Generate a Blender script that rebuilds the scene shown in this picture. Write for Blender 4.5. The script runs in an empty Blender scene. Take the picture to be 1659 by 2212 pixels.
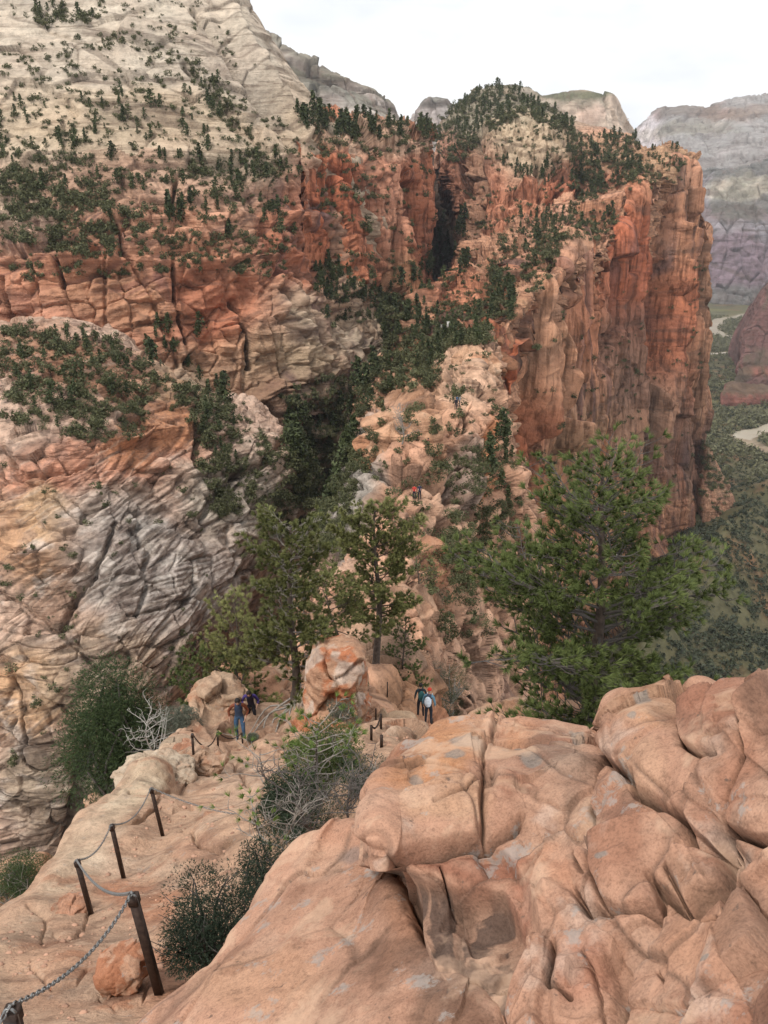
import bpy, math, random
import numpy as np
from math import radians, sin, cos, tan, pi
from mathutils import Vector, Matrix
Q = 1.0
rng = np.random.default_rng(7)
random.seed(7)
SC = bpy.context.scene
COL = SC.collection
# ---------------------------------------------------------------- camera model (photo measured on a 1659 x 2212 grid)
W_, H_, F_ = 1659.0, 2212.0, 1790.0
PITCH = radians(20.0)
SP, CP = sin(PITCH), cos(PITCH)

def at(px, py, Y):
    """world point on the sight line through (px,py) at forward distance Y"""
    x = (px - W_/2)/F_; u = (H_/2 - py)/F_
    k = Y/(CP + u*SP)
    return np.array([x*k, Y, (-SP + u*CP)*k])

def at_z(px, py, z):
    u = (H_/2 - py)/F_
    return at(px, py, z*(CP + u*SP)/(-SP + u*CP))

def proj(P):
    d = P[..., 1]*CP - P[..., 2]*SP
    up = P[..., 1]*SP + P[..., 2]*CP
    d = np.where(np.abs(d) < 1e-6, 1e-6, d)
    return W_/2 + F_*P[..., 0]/d, H_/2 - F_*up/d, d

# ---------------------------------------------------------------- noise
_p = np.random.default_rng(11).permutation(256)
PERM = np.concatenate([_p, _p]).astype(np.int32)
_g = np.random.default_rng(12).normal(size=(256, 3))
GRAD = (_g/np.linalg.norm(_g, axis=1)[:, None]).astype(np.float32)

from concurrent.futures import ThreadPoolExecutor
POOL = ThreadPoolExecutor(4)
def chunked(fn, P, *a, k=24576):
    n = len(P)
    if n <= k: return fn(P, *a)
    R = list(POOL.map(lambda i: fn(P[i:i+k], *a), range(0, n, k)))
    if isinstance(R[0], tuple): return tuple(np.concatenate(x) for x in zip(*R))
    return np.concatenate(R)

def noise(P, s=1.0, seed=0):
    return chunked(_noise, P, s, seed)

def _noise(P, s=1.0, seed=0):
    """gradient noise, about -1..1; s is a scalar or a 3-vector of frequencies"""
    X = (P*np.asarray(s)).astype(np.float64) + seed*17.31
    I = np.floor(X).astype(np.int64); f = (X - I).astype(np.float32)
    I &= 255
    w = f*f*f*(f*(f*6-15)+10)
    out = 0
    for dx in (0, 1):
        a = PERM[(I[:, 0]+dx) & 255]
        wx = w[:, 0] if dx else 1-w[:, 0]
        for dy in (0, 1):
            b = PERM[a + ((I[:, 1]+dy) & 255)]
            wy = w[:, 1] if dy else 1-w[:, 1]
            for dz in (0, 1):
                c = PERM[b + ((I[:, 2]+dz) & 255)]
                g = GRAD[c]
                dt = g[:, 0]*(f[:, 0]-dx) + g[:, 1]*(f[:, 1]-dy) + g[:, 2]*(f[:, 2]-dz)
                wz = w[:, 2] if dz else 1-w[:, 2]
                out = out + wx*wy*wz*dt
    return out*1.6

def fbm(P, s=1.0, o=4, seed=0, gain=.5, lac=2.03):
    a = 1.0; r = 0; s = np.asarray(s, float); t = 0
    for i in range(o):
        r = r + a*noise(P, s, seed+i); t += a
        a *= gain; s = s*lac
    return r/t

def ridge(P, s=1.0, o=3, seed=0, gain=.5):
    a = 1.0; r = 0; s = np.asarray(s, float); t = 0
    for i in range(o):
        r = r + a*(1-2*np.abs(noise(P, s, seed+i))); t += a
        a *= gain; s = s*2.1
    return r/t

def _hash3(I, k):
    h = PERM[(I[:, 0]+k*7) & 255]; h = PERM[h+((I[:, 1]+k*3) & 255)]; h = PERM[h+((I[:, 2]+k) & 255)]
    return h

def cells(P, s=1.0, seed=0, jit=.9):
    return chunked(_cells, P, s, seed, jit)

def _cells(P, s=1.0, seed=0, jit=.9):
    """cellular noise: (F2-F1, random value of the nearest cell, second random value)"""
    X = P*np.asarray(s, float) + seed*9.7
    I = np.floor(X).astype(np.int64); f = X - I
    n = len(X)
    f1 = np.full(n, 9.0); f2 = np.full(n, 9.0); r1 = np.zeros(n); r2 = np.zeros(n); tl = np.zeros(n)
    for dx in (-1, 0, 1):
        for dy in (-1, 0, 1):
            for dz in (-1, 0, 1):
                J = I + np.array([dx, dy, dz])
                hx = _hash3(J, 1+seed)/255.; hy = _hash3(J, 2+seed)/255.; hz = _hash3(J, 3+seed)/255.
                ex = dx+.5+(hx-.5)*jit-f[:, 0]; ey = dy+.5+(hy-.5)*jit-f[:, 1]; ez = dz+.5+(hz-.5)*jit-f[:, 2]
                d = ex*ex + ey*ey + ez*ez
                nw = d < f1
                f2 = np.where(nw, f1, np.minimum(f2, d))
                r1 = np.where(nw, hx*.6+hz*.4, r1); r2 = np.where(nw, hy, r2); tl = np.where(nw, (ex*(((hx*7.3) % 1)-.5)+ey*(((hy*7.3) % 1)-.5)+ez*(((hz*7.3) % 1)-.5))*2, tl)
                f1 = np.where(nw, d, f1)
    return np.sqrt(f2)-np.sqrt(f1), r1, r2, tl

def sstep(a, b, x):
    t = np.clip((x-a)/(b-a), 0, 1); return t*t*(3-2*t)

# ---------------------------------------------------------------- picture-plane tools for sculpting (distances in grid pixels)
def seg_dist(px, py, pts, close=False):
    best = np.full(px.shape, 1e9)
    n = len(pts)
    for i in range(n if close else n-1):
        ax, ay = pts[i][:2]; bx, by = pts[(i+1) % n][:2]
        dx, dy = bx-ax, by-ay
        t = np.clip(((px-ax)*dx+(py-ay)*dy)/(dx*dx+dy*dy+1e-9), 0, 1)
        best = np.minimum(best, (px-ax-t*dx)**2+(py-ay-t*dy)**2)
    return np.sqrt(best)

def inside(px, py, pts):
    r = np.zeros(px.shape, bool); n = len(pts)
    for i in range(n):
        ax, ay = pts[i]; bx, by = pts[(i+1) % n]
        if ay == by: continue
        c = ((ay > py) != (by > py)) & (px < (bx-ax)*(py-ay)/(by-ay)+ax)
        r ^= c
    return r

def poly_soft(px, py, pts, w):
    """1 inside, 0 outside, w = softness in pixels"""
    d = seg_dist(px, py, pts, True)
    d = np.where(inside(px, py, pts), d, -d)
    return sstep(-w/2, w/2, d)

# ---------------------------------------------------------------- mesh building
def cr(P, t):
    """Catmull-Rom through P (n,...) at parameters t in 0..n-1"""
    n = len(P)
    i = np.clip(np.floor(t).astype(int), 0, n-2); f = (t-i).reshape((-1,)+(1,)*(P.ndim-1))
    p1 = P[i]; p2 = P[i+1]
    p0 = np.where((i > 0).reshape(f.shape), P[np.maximum(i-1, 0)], 2*p1-p2)
    p3 = np.where((i < n-2).reshape(f.shape), P[np.minimum(i+2, n-1)], 2*p2-p1)
    return .5*((2*p1)+(p2-p0)*f+(2*p0-5*p1+4*p2-p3)*f*f+(3*p1-p0-3*p2+p3)*f**3)

def params(P, axis, step, n0=0, n1=0):
    """even sampling parameters along axis from the picture size of the control net (hidden parts get less)"""
    px, py, _ = proj(P)
    d = np.hypot(np.diff(px, axis=axis), np.diff(py, axis=axis))
    vis = (px > -60) & (px < W_+60) & (py > -60) & (py < H_+60)
    if axis == 0:
        v = (vis[1:] | vis[:-1]); L = np.where(v, d, d*.15).max(axis=1)
    else:
        v = (vis[:, 1:] | vis[:, :-1]); L = np.where(v, d, d*.15).max(axis=0)
    L = np.clip(L, 8, 900)
    if n0: L[:n0] = np.minimum(L[:n0], 110)
    if n1: L[-n1:] = np.minimum(L[-n1:], 110)
    ts = []
    for i, l in enumerate(L):
        k = max(3, int(l/step)); ts += list(i+np.arange(k)/k)
    ts.append(len(L)); return np.array(ts)

def grid_faces(a, b, wrap=False):
    i = np.arange(a-1)[:, None]; j = np.arange(b if wrap else b-1)[None, :]
    j2 = (j+1) % b
    return np.stack([i*b+j, i*b+j2, (i+1)*b+j2, (i+1)*b+j], -1).reshape(-1, 4)

def mesh_np(name, V, Fq, mat, colors=None, smooth=True, parent=None, link=True, matidx=None, mats=None):
    me = bpy.data.meshes.new(name)
    V = np.asarray(V, np.float32); Fq = np.asarray(Fq, np.int32); k = Fq.shape[1]
    me.vertices.add(len(V)); me.vertices.foreach_set('co', V.ravel())
    me.loops.add(Fq.size); me.loops.foreach_set('vertex_index', Fq.ravel())
    me.polygons.add(len(Fq)); me.polygons.foreach_set('loop_start', np.arange(0, Fq.size, k, dtype=np.int32))
    me.update(calc_edges=True)
    if smooth: me.polygons.foreach_set('use_smooth', np.ones(len(Fq), bool))
    for m in (mats or [mat]): me.materials.append(m)
    if matidx is not None: me.polygons.foreach_set('material_index', np.asarray(matidx, np.int32))
    if colors is not None:
        c = np.ones((len(V), 4), np.float32); c[:, :3] = colors
        at_ = me.color_attributes.new('Col', 'FLOAT_COLOR', 'POINT'); at_.data.foreach_set('color', c.ravel())
    me.update()
    o = bpy.data.objects.new(name, me)
    if link: COL.objects.link(o)
    if parent is not None: o.parent = parent
    return o

def tag(o, label=None, cat=None, group=None, kind=None):
    if label: o['label'] = label
    if cat: o['category'] = cat
    if group: o['group'] = group
    if kind: o['kind'] = kind
    return o

def empty(name, loc, label, cat, group=None, rz=0.0):
    o = bpy.data.objects.new(name, None); o.empty_display_size = .2
    o.location = loc; o.rotation_euler = (0, 0, rz); COL.objects.link(o)
    return tag(o, label, cat, group)

def spacing(G):
    a = np.linalg.norm(np.gradient(G, axis=0), axis=-1); b = np.linalg.norm(np.gradient(G, axis=1), axis=-1)
    return np.maximum(a, b).reshape(-1)

TERR = []          # (positions, normals) of every terrain sheet, used to seat plants on the ground

def normals(P):
    du = np.gradient(P, axis=1); dv = np.gradient(P, axis=0)
    n = np.cross(dv, du)
    n /= np.linalg.norm(n, axis=-1, keepdims=True)+1e-12
    return n

def sheet(name, ctrl, fn, mat, step=2.2, label=None, flip=False, pads=None, kind='structure', terr=True):
    """ctrl: rows of (px,py,Y). pads: dict top/bottom/left/right -> list of world offsets appended to that border.
    fn(P,N,px,py) -> displacement in metres along N, colour"""
    C = np.array([[at(*c) for c in r] for r in ctrl])
    pads = pads or {}
    for off in pads.get('left', []): C = np.concatenate([C[:, :1]+np.array(off, float), C], 1)
    for off in pads.get('right', []): C = np.concatenate([C, C[:, -1:]+np.array(off, float)], 1)
    for off in pads.get('top', []): C = np.concatenate([C[:1]+np.array(off, float), C], 0)
    for off in pads.get('bottom', []): C = np.concatenate([C, C[-1:]+np.array(off, float)], 0)
    nt, nb, nl, nr = (len(pads.get(k, [])) for k in ('top', 'bottom', 'left', 'right'))
    tv = params(C, 0, step/Q, nt, nb); tu = params(C, 1, step/Q, nl, nr)
    G = cr(C, tv)
    G = np.swapaxes(cr(np.swapaxes(G, 0, 1), tu), 0, 1)
    N = normals(G)
    # point the normals at the camera side
    iv = (tv >= nt) & (tv <= len(C)-1-nb); iu = (tu >= nl) & (tu <= C.shape[1]-1-nr)
    if (N*G)[iv][:, iu].sum(-1).mean() > 0: N = -N
    a, b = G.shape[:2]
    P = G.reshape(-1, 3); Nf = N.reshape(-1, 3)
    px, py, _ = proj(P)
    SPC[0] = spacing(G)
    d, col = fn(P, Nf, px, py)
    SPC[0] = None
    if isinstance(d, tuple): V = P + Nf*d[0][:, None] + d[1]
    else: V = P + Nf*d[:, None]
    Fq = grid_faces(a, b)
    o = mesh_np(name, V, Fq, mat, col)
    if label: o['label'] = label
    if kind: o['kind'] = kind
    NV = normals(V.reshape(a, b, 3)).reshape(-1, 3)
    if (NV*Nf).sum(-1).mean() < 0: NV = -NV
    if terr: TERR.append((V.astype(np.float32), NV.astype(np.float32)))
    print('sheet', name, a, b)
    return o

# ---------------------------------------------------------------- rock recipe
SPC = [None]
def att(wl):
    """fade a shape whose wavelength the local vertex spacing cannot carry"""
    if SPC[0] is None: return 1.0
    return sstep(.6, .3, SPC[0]/wl)

def beds(P, L, dip, xb, seed):
    """height within the bedding: sets of layers, each set with a dip of its own"""
    z = P[:, 2] + dip[0]*P[:, 0] + dip[1]*P[:, 1]
    w = z + .10*L*fbm(P, 1/L, 3, seed+22)
    th = L*.22
    k = np.floor(w/th + .8*noise(P, (.35/L, .35/L, .35/L), seed+23)).astype(np.int64)
    rx = (_hash3(np.stack([k, k*3, k*5], 1), 3)/127.5-1)*xb; ry = (_hash3(np.stack([k*2, k, k*7], 1), 5)/127.5-1)*xb
    return w + rx*P[:, 0] + ry*P[:, 1], k

def rock_disp(P, big=(60, 4), joints=None, blocks=None, strata=None, fine=(3, .3), seed=0, dip=(.0, .0), xbed=0.3):
    """big=(wavelength, amp); joints=(width, height, amp, crack) tall panels; blocks=(sx, sz, amp, crack);
    strata=(thickness, amp)"""
    d = fbm(P, 1/big[0], 3, seed)*big[1]
    aux = {}
    Wp = P + np.stack([fbm(P, 1/(big[0]*.5), 3, seed+50+k) for k in range(3)], 1)*big[0]*.12
    if joints:
        w, h, am, ck = joints
        f, r, r2, tl = cells(P+(Wp-P)*.22, (1/w, 1/w, 1/h), seed+3)
        e = sstep(0, .035, f); d += tl*am*1.3*e
        A = att(w*.8)
        d += ((r-.5)*2*am*e - ck*(1-sstep(0, .06, f)))*A
        aux['jr'] = r2; aux['jc'] = 1-sstep(0, .05, f)
    if blocks:
        w, h, am, ck = blocks
        f, r, r2, tl = cells(P+(Wp-P)*.6, (1/w, 1/w, 1/h), seed+5)
        d += (tl*am*2.6 + (r-.5)*2*am*sstep(0, .06, f) - ck*(1-sstep(0, .10, f)))*att(min(w, h*1.3))
        aux['br'] = r2; aux['bc'] = (1-sstep(0, .07, f))*att(min(w, h*1.3))
    q, k = beds(P, big[0], dip, xbed, seed)
    aux['q'] = q; aux['k'] = k
    if strata:
        th, am = strata
        Pq = np.stack([P[:, 0]*.10/th, P[:, 1]*.10/th, q/th], 1)
        s = noise(Pq, 1, seed+30)*att(th) + noise(Pq, 2.3, seed+31)*.4*att(th/2.3)
        s3 = np.tanh(noise(Pq, .33, seed+32)*4)*att(th*1.5)
        d += am*(s + .8*s3)*(.55+.9*sstep(-.3, .4, fbm(P, 1.6/big[0], 2, seed+33)))
        aux['s'] = s; aux['s3'] = s3
    d += fbm(P, 1/fine[0], 4, seed+40)*fine[1]*att(fine[0]*.6)
    return d, aux

def crack_tint(c, px, py, lines, k=.8):
    """dark lines along the open joints: the shade deep in the cracks, put into the colour"""
    m = np.zeros(len(px))
    for pts, w, dep in lines: m = np.maximum(m, np.exp(-(seg_dist(px, py, pts)/(w*.36))**2)*(dep > 2))
    return mixc(c, (.07, .05, .042), m*k)

def mixc(c, target, t):
    return c*(1-t[:, None]) + np.array(target)*t[:, None]

def zones(px, py, base, zs, warp=None, P=None, wl=60):
    c = np.tile(np.array(base, float), (len(px), 1))
    wx = fbm(P, 1/wl, 4, 90)*45; wy = fbm(P, 1/wl, 4, 91)*45
    for (x, y, rx, ry, rot, colr, st) in zs:
        a = radians(rot); dx = px-x+wx*min(1, rx/60); dy = py-y+wy*min(1, ry/60)
        ex = (dx*cos(a)+dy*sin(a))/rx; ey = (-dx*sin(a)+dy*cos(a))/ry
        t = 1-sstep(.6, 1.25, np.sqrt(ex*ex+ey*ey))
        c = mixc(c, colr, t*st)
    return c

PALE = (.56, .47, .36); CREAM = (.60, .50, .37); WHITE = (.60, .54, .45); ORANGE = (.56, .265, .175); SALMON = (.62, .385, .285)
RED = (.45, .165, .105); DEEP = (.24, .105, .07); GREY = (.38, .345, .30); DARK = (.12, .085, .07); TAN = (.46, .33, .22)
GREEN = (.075, .085, .045); SOIL = (.27, .14, .085)

def streaks(P, seed, w=6, h=90, lo=.1, hi=.5):
    return sstep(lo, hi, fbm(P, (1/w, 1/w, 1/h), 3, seed)) * sstep(-.25, .3, fbm(P, 1/(h*.7), 2, seed+9))

def detail_color(c, P, aux, seed, L, amt=1.0):
    """strata tints, block to block variation, soft mottling"""
    q = aux['q']
    Pq = np.stack([P[:, 0]*.4/L, P[:, 1]*.4/L, q*6/L], 1)
    b = noise(Pq, 1, seed+60)*.6+noise(Pq, 3.1, seed+61)*.5
    c = c*(1+amt*.16*b)[:, None]
    m = fbm(P, 2.2/L, 4, seed+62)
    c = c*(1+amt*np.stack([.14*m, .20*m, .22*m], 1))
    for k in ('jr', 'br'):
        if k in aux: c = c*(1+amt*.16*(aux[k]-.5))[:, None]
    if 's' in aux:      # black lichen follows the partings between beds, crevice shade is painted into joints and block edges
        seam = sstep(-.18, -.42, aux['s'])*sstep(-.35, .25, fbm(P, 1.2/L, 3, seed+70)); c = mixc(c, (.10, .075, .06), seam*.5*amt)
    if 'jc' in aux: c = mixc(c, (.09, .07, .055), aux['jc']*.6)
    if 'bc' in aux: c = mixc(c, (.10, .075, .06), aux['bc']*.45*sstep(-.3, .2, fbm(P, 1.5/L, 2, seed+71)))
    l = c.mean(1, keepdims=True)
    k1, k2 = (1.27, .87) if L > 8 else (1.24, .74)
    return np.clip((l+(c-l)*k1)*k2*np.array([1.02, .972, .97]), .015, .85)

# ---------------------------------------------------------------- materials
def nmat(name):
    m = bpy.data.materials.new(name); m.use_nodes = True
    nt = m.node_tree; nt.nodes.clear()
    out = nt.nodes.new('ShaderNodeOutputMaterial'); b = nt.nodes.new('ShaderNodeBsdfPrincipled')
    nt.links.new(b.outputs[0], out.inputs['Surface'])
    return m, nt, b

def mth(nt, op, a, b=None, c=None):
    n = nt.nodes.new('ShaderNodeMath'); n.operation = op
    for i, v in enumerate((a, b, c)):
        if v is None: continue
        if isinstance(v, (int, float)): n.inputs[i].default_value = v
        else: nt.links.new(v, n.inputs[i])
    return n.outputs[0]

def nz(nt, vec, scale, detail=5, rough=.55, dist=0):
    n = nt.nodes.new('ShaderNodeTexNoise'); n.inputs['Scale'].default_value = scale
    n.inputs['Detail'].default_value = detail; n.inputs['Roughness'].default_value = rough; n.inputs['Distortion'].default_value = dist
    nt.links.new(vec, n.inputs['Vector']); return n.outputs['Fac']

def mapping(nt, vec, scale=(1, 1, 1), rot=(0, 0, 0)):
    n = nt.nodes.new('ShaderNodeMapping'); n.inputs['Scale'].default_value = scale; n.inputs['Rotation'].default_value = rot
    nt.links.new(vec, n.inputs['Vector']); return n.outputs[0]

def ramp(nt, fac, stops):
    n = nt.nodes.new('ShaderNodeValToRGB'); nt.links.new(fac, n.inputs[0])
    els = n.color_ramp.elements
    while len(els) < len(stops): els.new(.5)
    for e, (p, c) in zip(els, stops):
        e.position = p; e.color = (*c, 1) if len(c) == 3 else c
    return n.outputs[0]

def mixrgb(nt, mode, fac, a, b):
    n = nt.nodes.new('ShaderNodeMix'); n.data_type = 'RGBA'; n.blend_type = mode
    for s, v in ((n.inputs[0], fac), (n.inputs[6], a), (n.inputs[7], b)):
        if isinstance(v, (int, float)): s.default_value = v
        elif isinstance(v, tuple): s.default_value = (*v, 1)
        else: nt.links.new(v, s)
    return n.outputs[2]

def rock_mat(name, L, bump=1.0, beds=(0.3, 0, 0), vert=0.0, tint=.35, rough=.92, lichen=0.0, bedscale=8.0, mottle=0.0):
    """L: metres of the finest shape worth showing; beds: rotation of the bedding lines"""
    m, nt, b = nmat(name)
    tc = nt.nodes.new('ShaderNodeTexCoord').outputs['Object']
    ca = nt.nodes.new('ShaderNodeVertexColor'); ca.layer_name = 'Col'
    n1 = nz(nt, tc, 1/L, 7, .62)
    bed = nz(nt, mapping(nt, tc, (.12/L, .12/L, bedscale/10/L*1.5), beds), 1, 5, .6, .6)
    ver = nz(nt, mapping(nt, tc, (.9/L, .9/L, .07/L)), 1, 4, .6)
    g1 = ramp(nt, n1, [(.3, (1-tint,)*3), (.5, (1, 1, 1)), (.72, (1+tint*.7,)*3)])
    g2 = ramp(nt, bed, [(.36, (1-tint*1.15, 1-tint*1.25, 1-tint*1.3)), (.46, (1, 1, 1)), (.7, (1+tint*.45,)*3)])
    c = mixrgb(nt, 'MULTIPLY', 1.0, ca.outputs[0], g1)
    c = mixrgb(nt, 'MULTIPLY', 1.0, c, g2)
    if vert > 0:
        g3 = ramp(nt, ver, [(.38, (1-vert, 1-vert*1.05, 1-vert*1.1)), (.52, (1, 1, 1))])
        c = mixrgb(nt, 'MULTIPLY', 1.0, c, g3)
    if mottle > 0:
        m1 = nz(nt, tc, .33/L, 9, .70, .6); m2 = nz(nt, tc, 3.0/L, 6, .75); m3 = nz(nt, tc, 14/L, 3, .7)
        c = mixrgb(nt, 'MULTIPLY', 1.0, c, ramp(nt, m1, [(.36, (1-mottle, 1-mottle*1.15, 1-mottle*1.2)), (.48, (1, 1, 1)), (.55, (1, 1, 1)), (.66, (1+mottle*.35, 1+mottle*.6, 1+mottle*.7))]))
        c = mixrgb(nt, 'MULTIPLY', 1.0, c, ramp(nt, m2, [(.33, (1-mottle*1.3,)*3), (.47, (1, 1, 1)), (.7, (1+mottle*.3,)*3)]))
        c = mixrgb(nt, 'MULTIPLY', 1.0, c, ramp(nt, m3, [(.35, (1-mottle*.9,)*3), (.5, (1, 1, 1)), (.65, (1+mottle*.35,)*3)]))
    if lichen > 0:
        s1 = nz(nt, tc, 4.5, 9, .72); s2 = nz(nt, tc, 26, 3, .6)
        k = mth(nt, 'MULTIPLY', ramp(nt, s1, [(.60, (0, 0, 0)), (.635, (1, 1, 1))]), lichen)
        c = mixrgb(nt, 'MIX', k, c, (.33, .30, .27))
        k2 = ramp(nt, s2, [(.67, (0, 0, 0)), (.73, (.75, .75, .75))])
        c = mixrgb(nt, 'MIX', k2, c, (.10, .07, .055))
        s3 = nz(nt, tc, 3.1, 5, .6, .5)
        k3 = mth(nt, 'MULTIPLY', ramp(nt, s3, [(.56, (0, 0, 0)), (.64, (1, 1, 1))]), .55)
        c = mixrgb(nt, 'MIX', k3, c, (.56, .37, .25))
    nt.links.new(c, b.inputs['Base Color'])
    b.inputs['Roughness'].default_value = rough
    b.inputs['Specular IOR Level'].default_value = .25
    h = mth(nt, 'ADD', mth(nt, 'MULTIPLY', n1, 1.0), mth(nt, 'MULTIPLY', bed, 1.2))
    if vert > 0: h = mth(nt, 'ADD', h, mth(nt, 'MULTIPLY', ver, .8))
    h = mth(nt, 'ADD', h, mth(nt, 'MULTIPLY', nz(nt, tc, 5/L, 4, .6), .25))
    if mottle > 0: h = mth(nt, 'ADD', h, mth(nt, 'ADD', mth(nt, 'MULTIPLY', m2, .35), mth(nt, 'MULTIPLY', m3, .16)))
    bp = nt.nodes.new('ShaderNodeBump'); bp.inputs['Strength'].default_value = min(1, .8*bump); bp.inputs['Distance'].default_value = L*.35*bump
    nt.links.new(h, bp.inputs['Height']); nt.links.new(bp.outputs[0], b.inputs['Normal'])
    return m

def simple_mat(name, col, rough=.8, metal=0.0, var=.25, scale=5.0, bump=0.0, trans=0.0):
    m, nt, b = nmat(name)
    tc = nt.nodes.new('ShaderNodeTexCoord').outputs['Object']
    n = nz(nt, tc, scale, 4)
    g = ramp(nt, n, [(.3, (1-var,)*3), (.7, (1+var,)*3)])
    c = mixrgb(nt, 'MULTIPLY', 1.0, tuple(col), g)
    nt.links.new(c, b.inputs['Base Color'])
    b.inputs['Roughness'].default_value = rough; b.inputs['Metallic'].default_value = metal
    b.inputs['Specular IOR Level'].default_value = .3
    if bump:
        bp = nt.nodes.new('ShaderNodeBump'); bp.inputs['Strength'].default_value = .7; bp.inputs['Distance'].default_value = bump
        nt.links.new(n, bp.inputs['Height']); nt.links.new(bp.outputs[0], b.inputs['Normal'])
    return m

def leaf_mat(name, ca, cb, scale=1.0, trans=.25):
    """foliage: clump-to-clump colour from each leaf's own random value and a broad noise"""
    m, nt, b = nmat(name)
    gm = nt.nodes.new('ShaderNodeNewGeometry'); tc = nt.nodes.new('ShaderNodeTexCoord').outputs['Object']
    n = nz(nt, tc, scale, 3)
    f = mth(nt, 'ADD', mth(nt, 'MULTIPLY', gm.outputs['Random Per Island'], .5), mth(nt, 'MULTIPLY', n, .6))
    oi = nt.nodes.new('ShaderNodeObjectInfo')
    f = mth(nt, 'ADD', f, mth(nt, 'MULTIPLY', mth(nt, 'SUBTRACT', oi.outputs['Random'], .5), .3))
    c = ramp(nt, f, [(.25, ca), (.85, cb)])
    nt.links.new(c, b.inputs['Base Color']); b.inputs['Roughness'].default_value = .65
    b.inputs['Specular IOR Level'].default_value = .25
    return m
# ================================================================ TERRAIN
R_FAR = rock_mat('far_rock', 22, .9, (.1, .05, 0), .25, .22)
R_WHITE = rock_mat('pale_slickrock', 3.5, 1.3, (.35, -.25, .2), .05, .32)
R_WALL = rock_mat('red_wall_rock', 3.2, 1.3, (.06, .05, 0), .55, .24, bedscale=1.6)
R_MID = rock_mat('jointed_sandstone', 1.8, 1.4, (.15, -.25, 0), .20, .42)
R_BUT = rock_mat('cross_bedded_sandstone', 1.5, 1.5, (.0, -.62, 0), 0, .46)
R_SLAB = rock_mat('pale_slab_sandstone', .4, .9, (.3, -.5, .2), 0, .26, lichen=.3, mottle=.22)
R_FORE = rock_mat('salmon_boulder_rock', .11, .6, (.5, .4, .2), 0, .09, lichen=.6, mottle=.26, bedscale=3)

# ---- left massif
ctrl = [
 [(-260,-230,560),(-90,-230,545),(30,-230,540),(120,-230,540),(190,-230,545),(250,-230,550),(300,-230,560),(345,-230,590)],
 [(-260,0,480),(-80,0,468),(40,0,465),(150,0,466),(250,0,470),(340,0,476),(420,0,488),(477,0,520)],
 [(-260,150,432),(-60,150,420),(80,150,418),(210,150,420),(330,150,428),(440,150,438),(530,150,455),(596,160,490)],
 [(-260,320,392),(-50,320,380),(100,320,376),(240,320,378),(370,325,386),(490,330,398),(600,330,418),(697,318,455)],
 [(-260,430,368),(-50,430,354),(100,430,348),(240,430,352),(370,430,360),(500,430,374),(590,430,394),(652,430,418)],
 [(-260,560,348),(-50,560,332),(100,560,326),(240,560,330),(370,560,338),(500,560,350),(600,560,372),(668,560,402)],
 [(-260,690,338),(-50,690,322),(100,690,316),(240,690,320),(370,690,326),(500,690,338),(640,690,358),(760,680,412)],
 [(-260,800,330),(-50,800,314),(100,800,308),(240,800,312),(370,800,318),(510,800,330),(670,800,352),(838,770,420)],
 [(-260,930,324),(-50,930,308),(100,930,302),(240,930,306),(370,930,312),(520,930,322),(680,930,346),(836,900,425)],
 [(-260,1200,318),(-50,1200,302),(100,1200,296),(240,1200,300),(370,1200,306),(520,1200,318),(670,1200,340),(800,1200,410)]]
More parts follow.
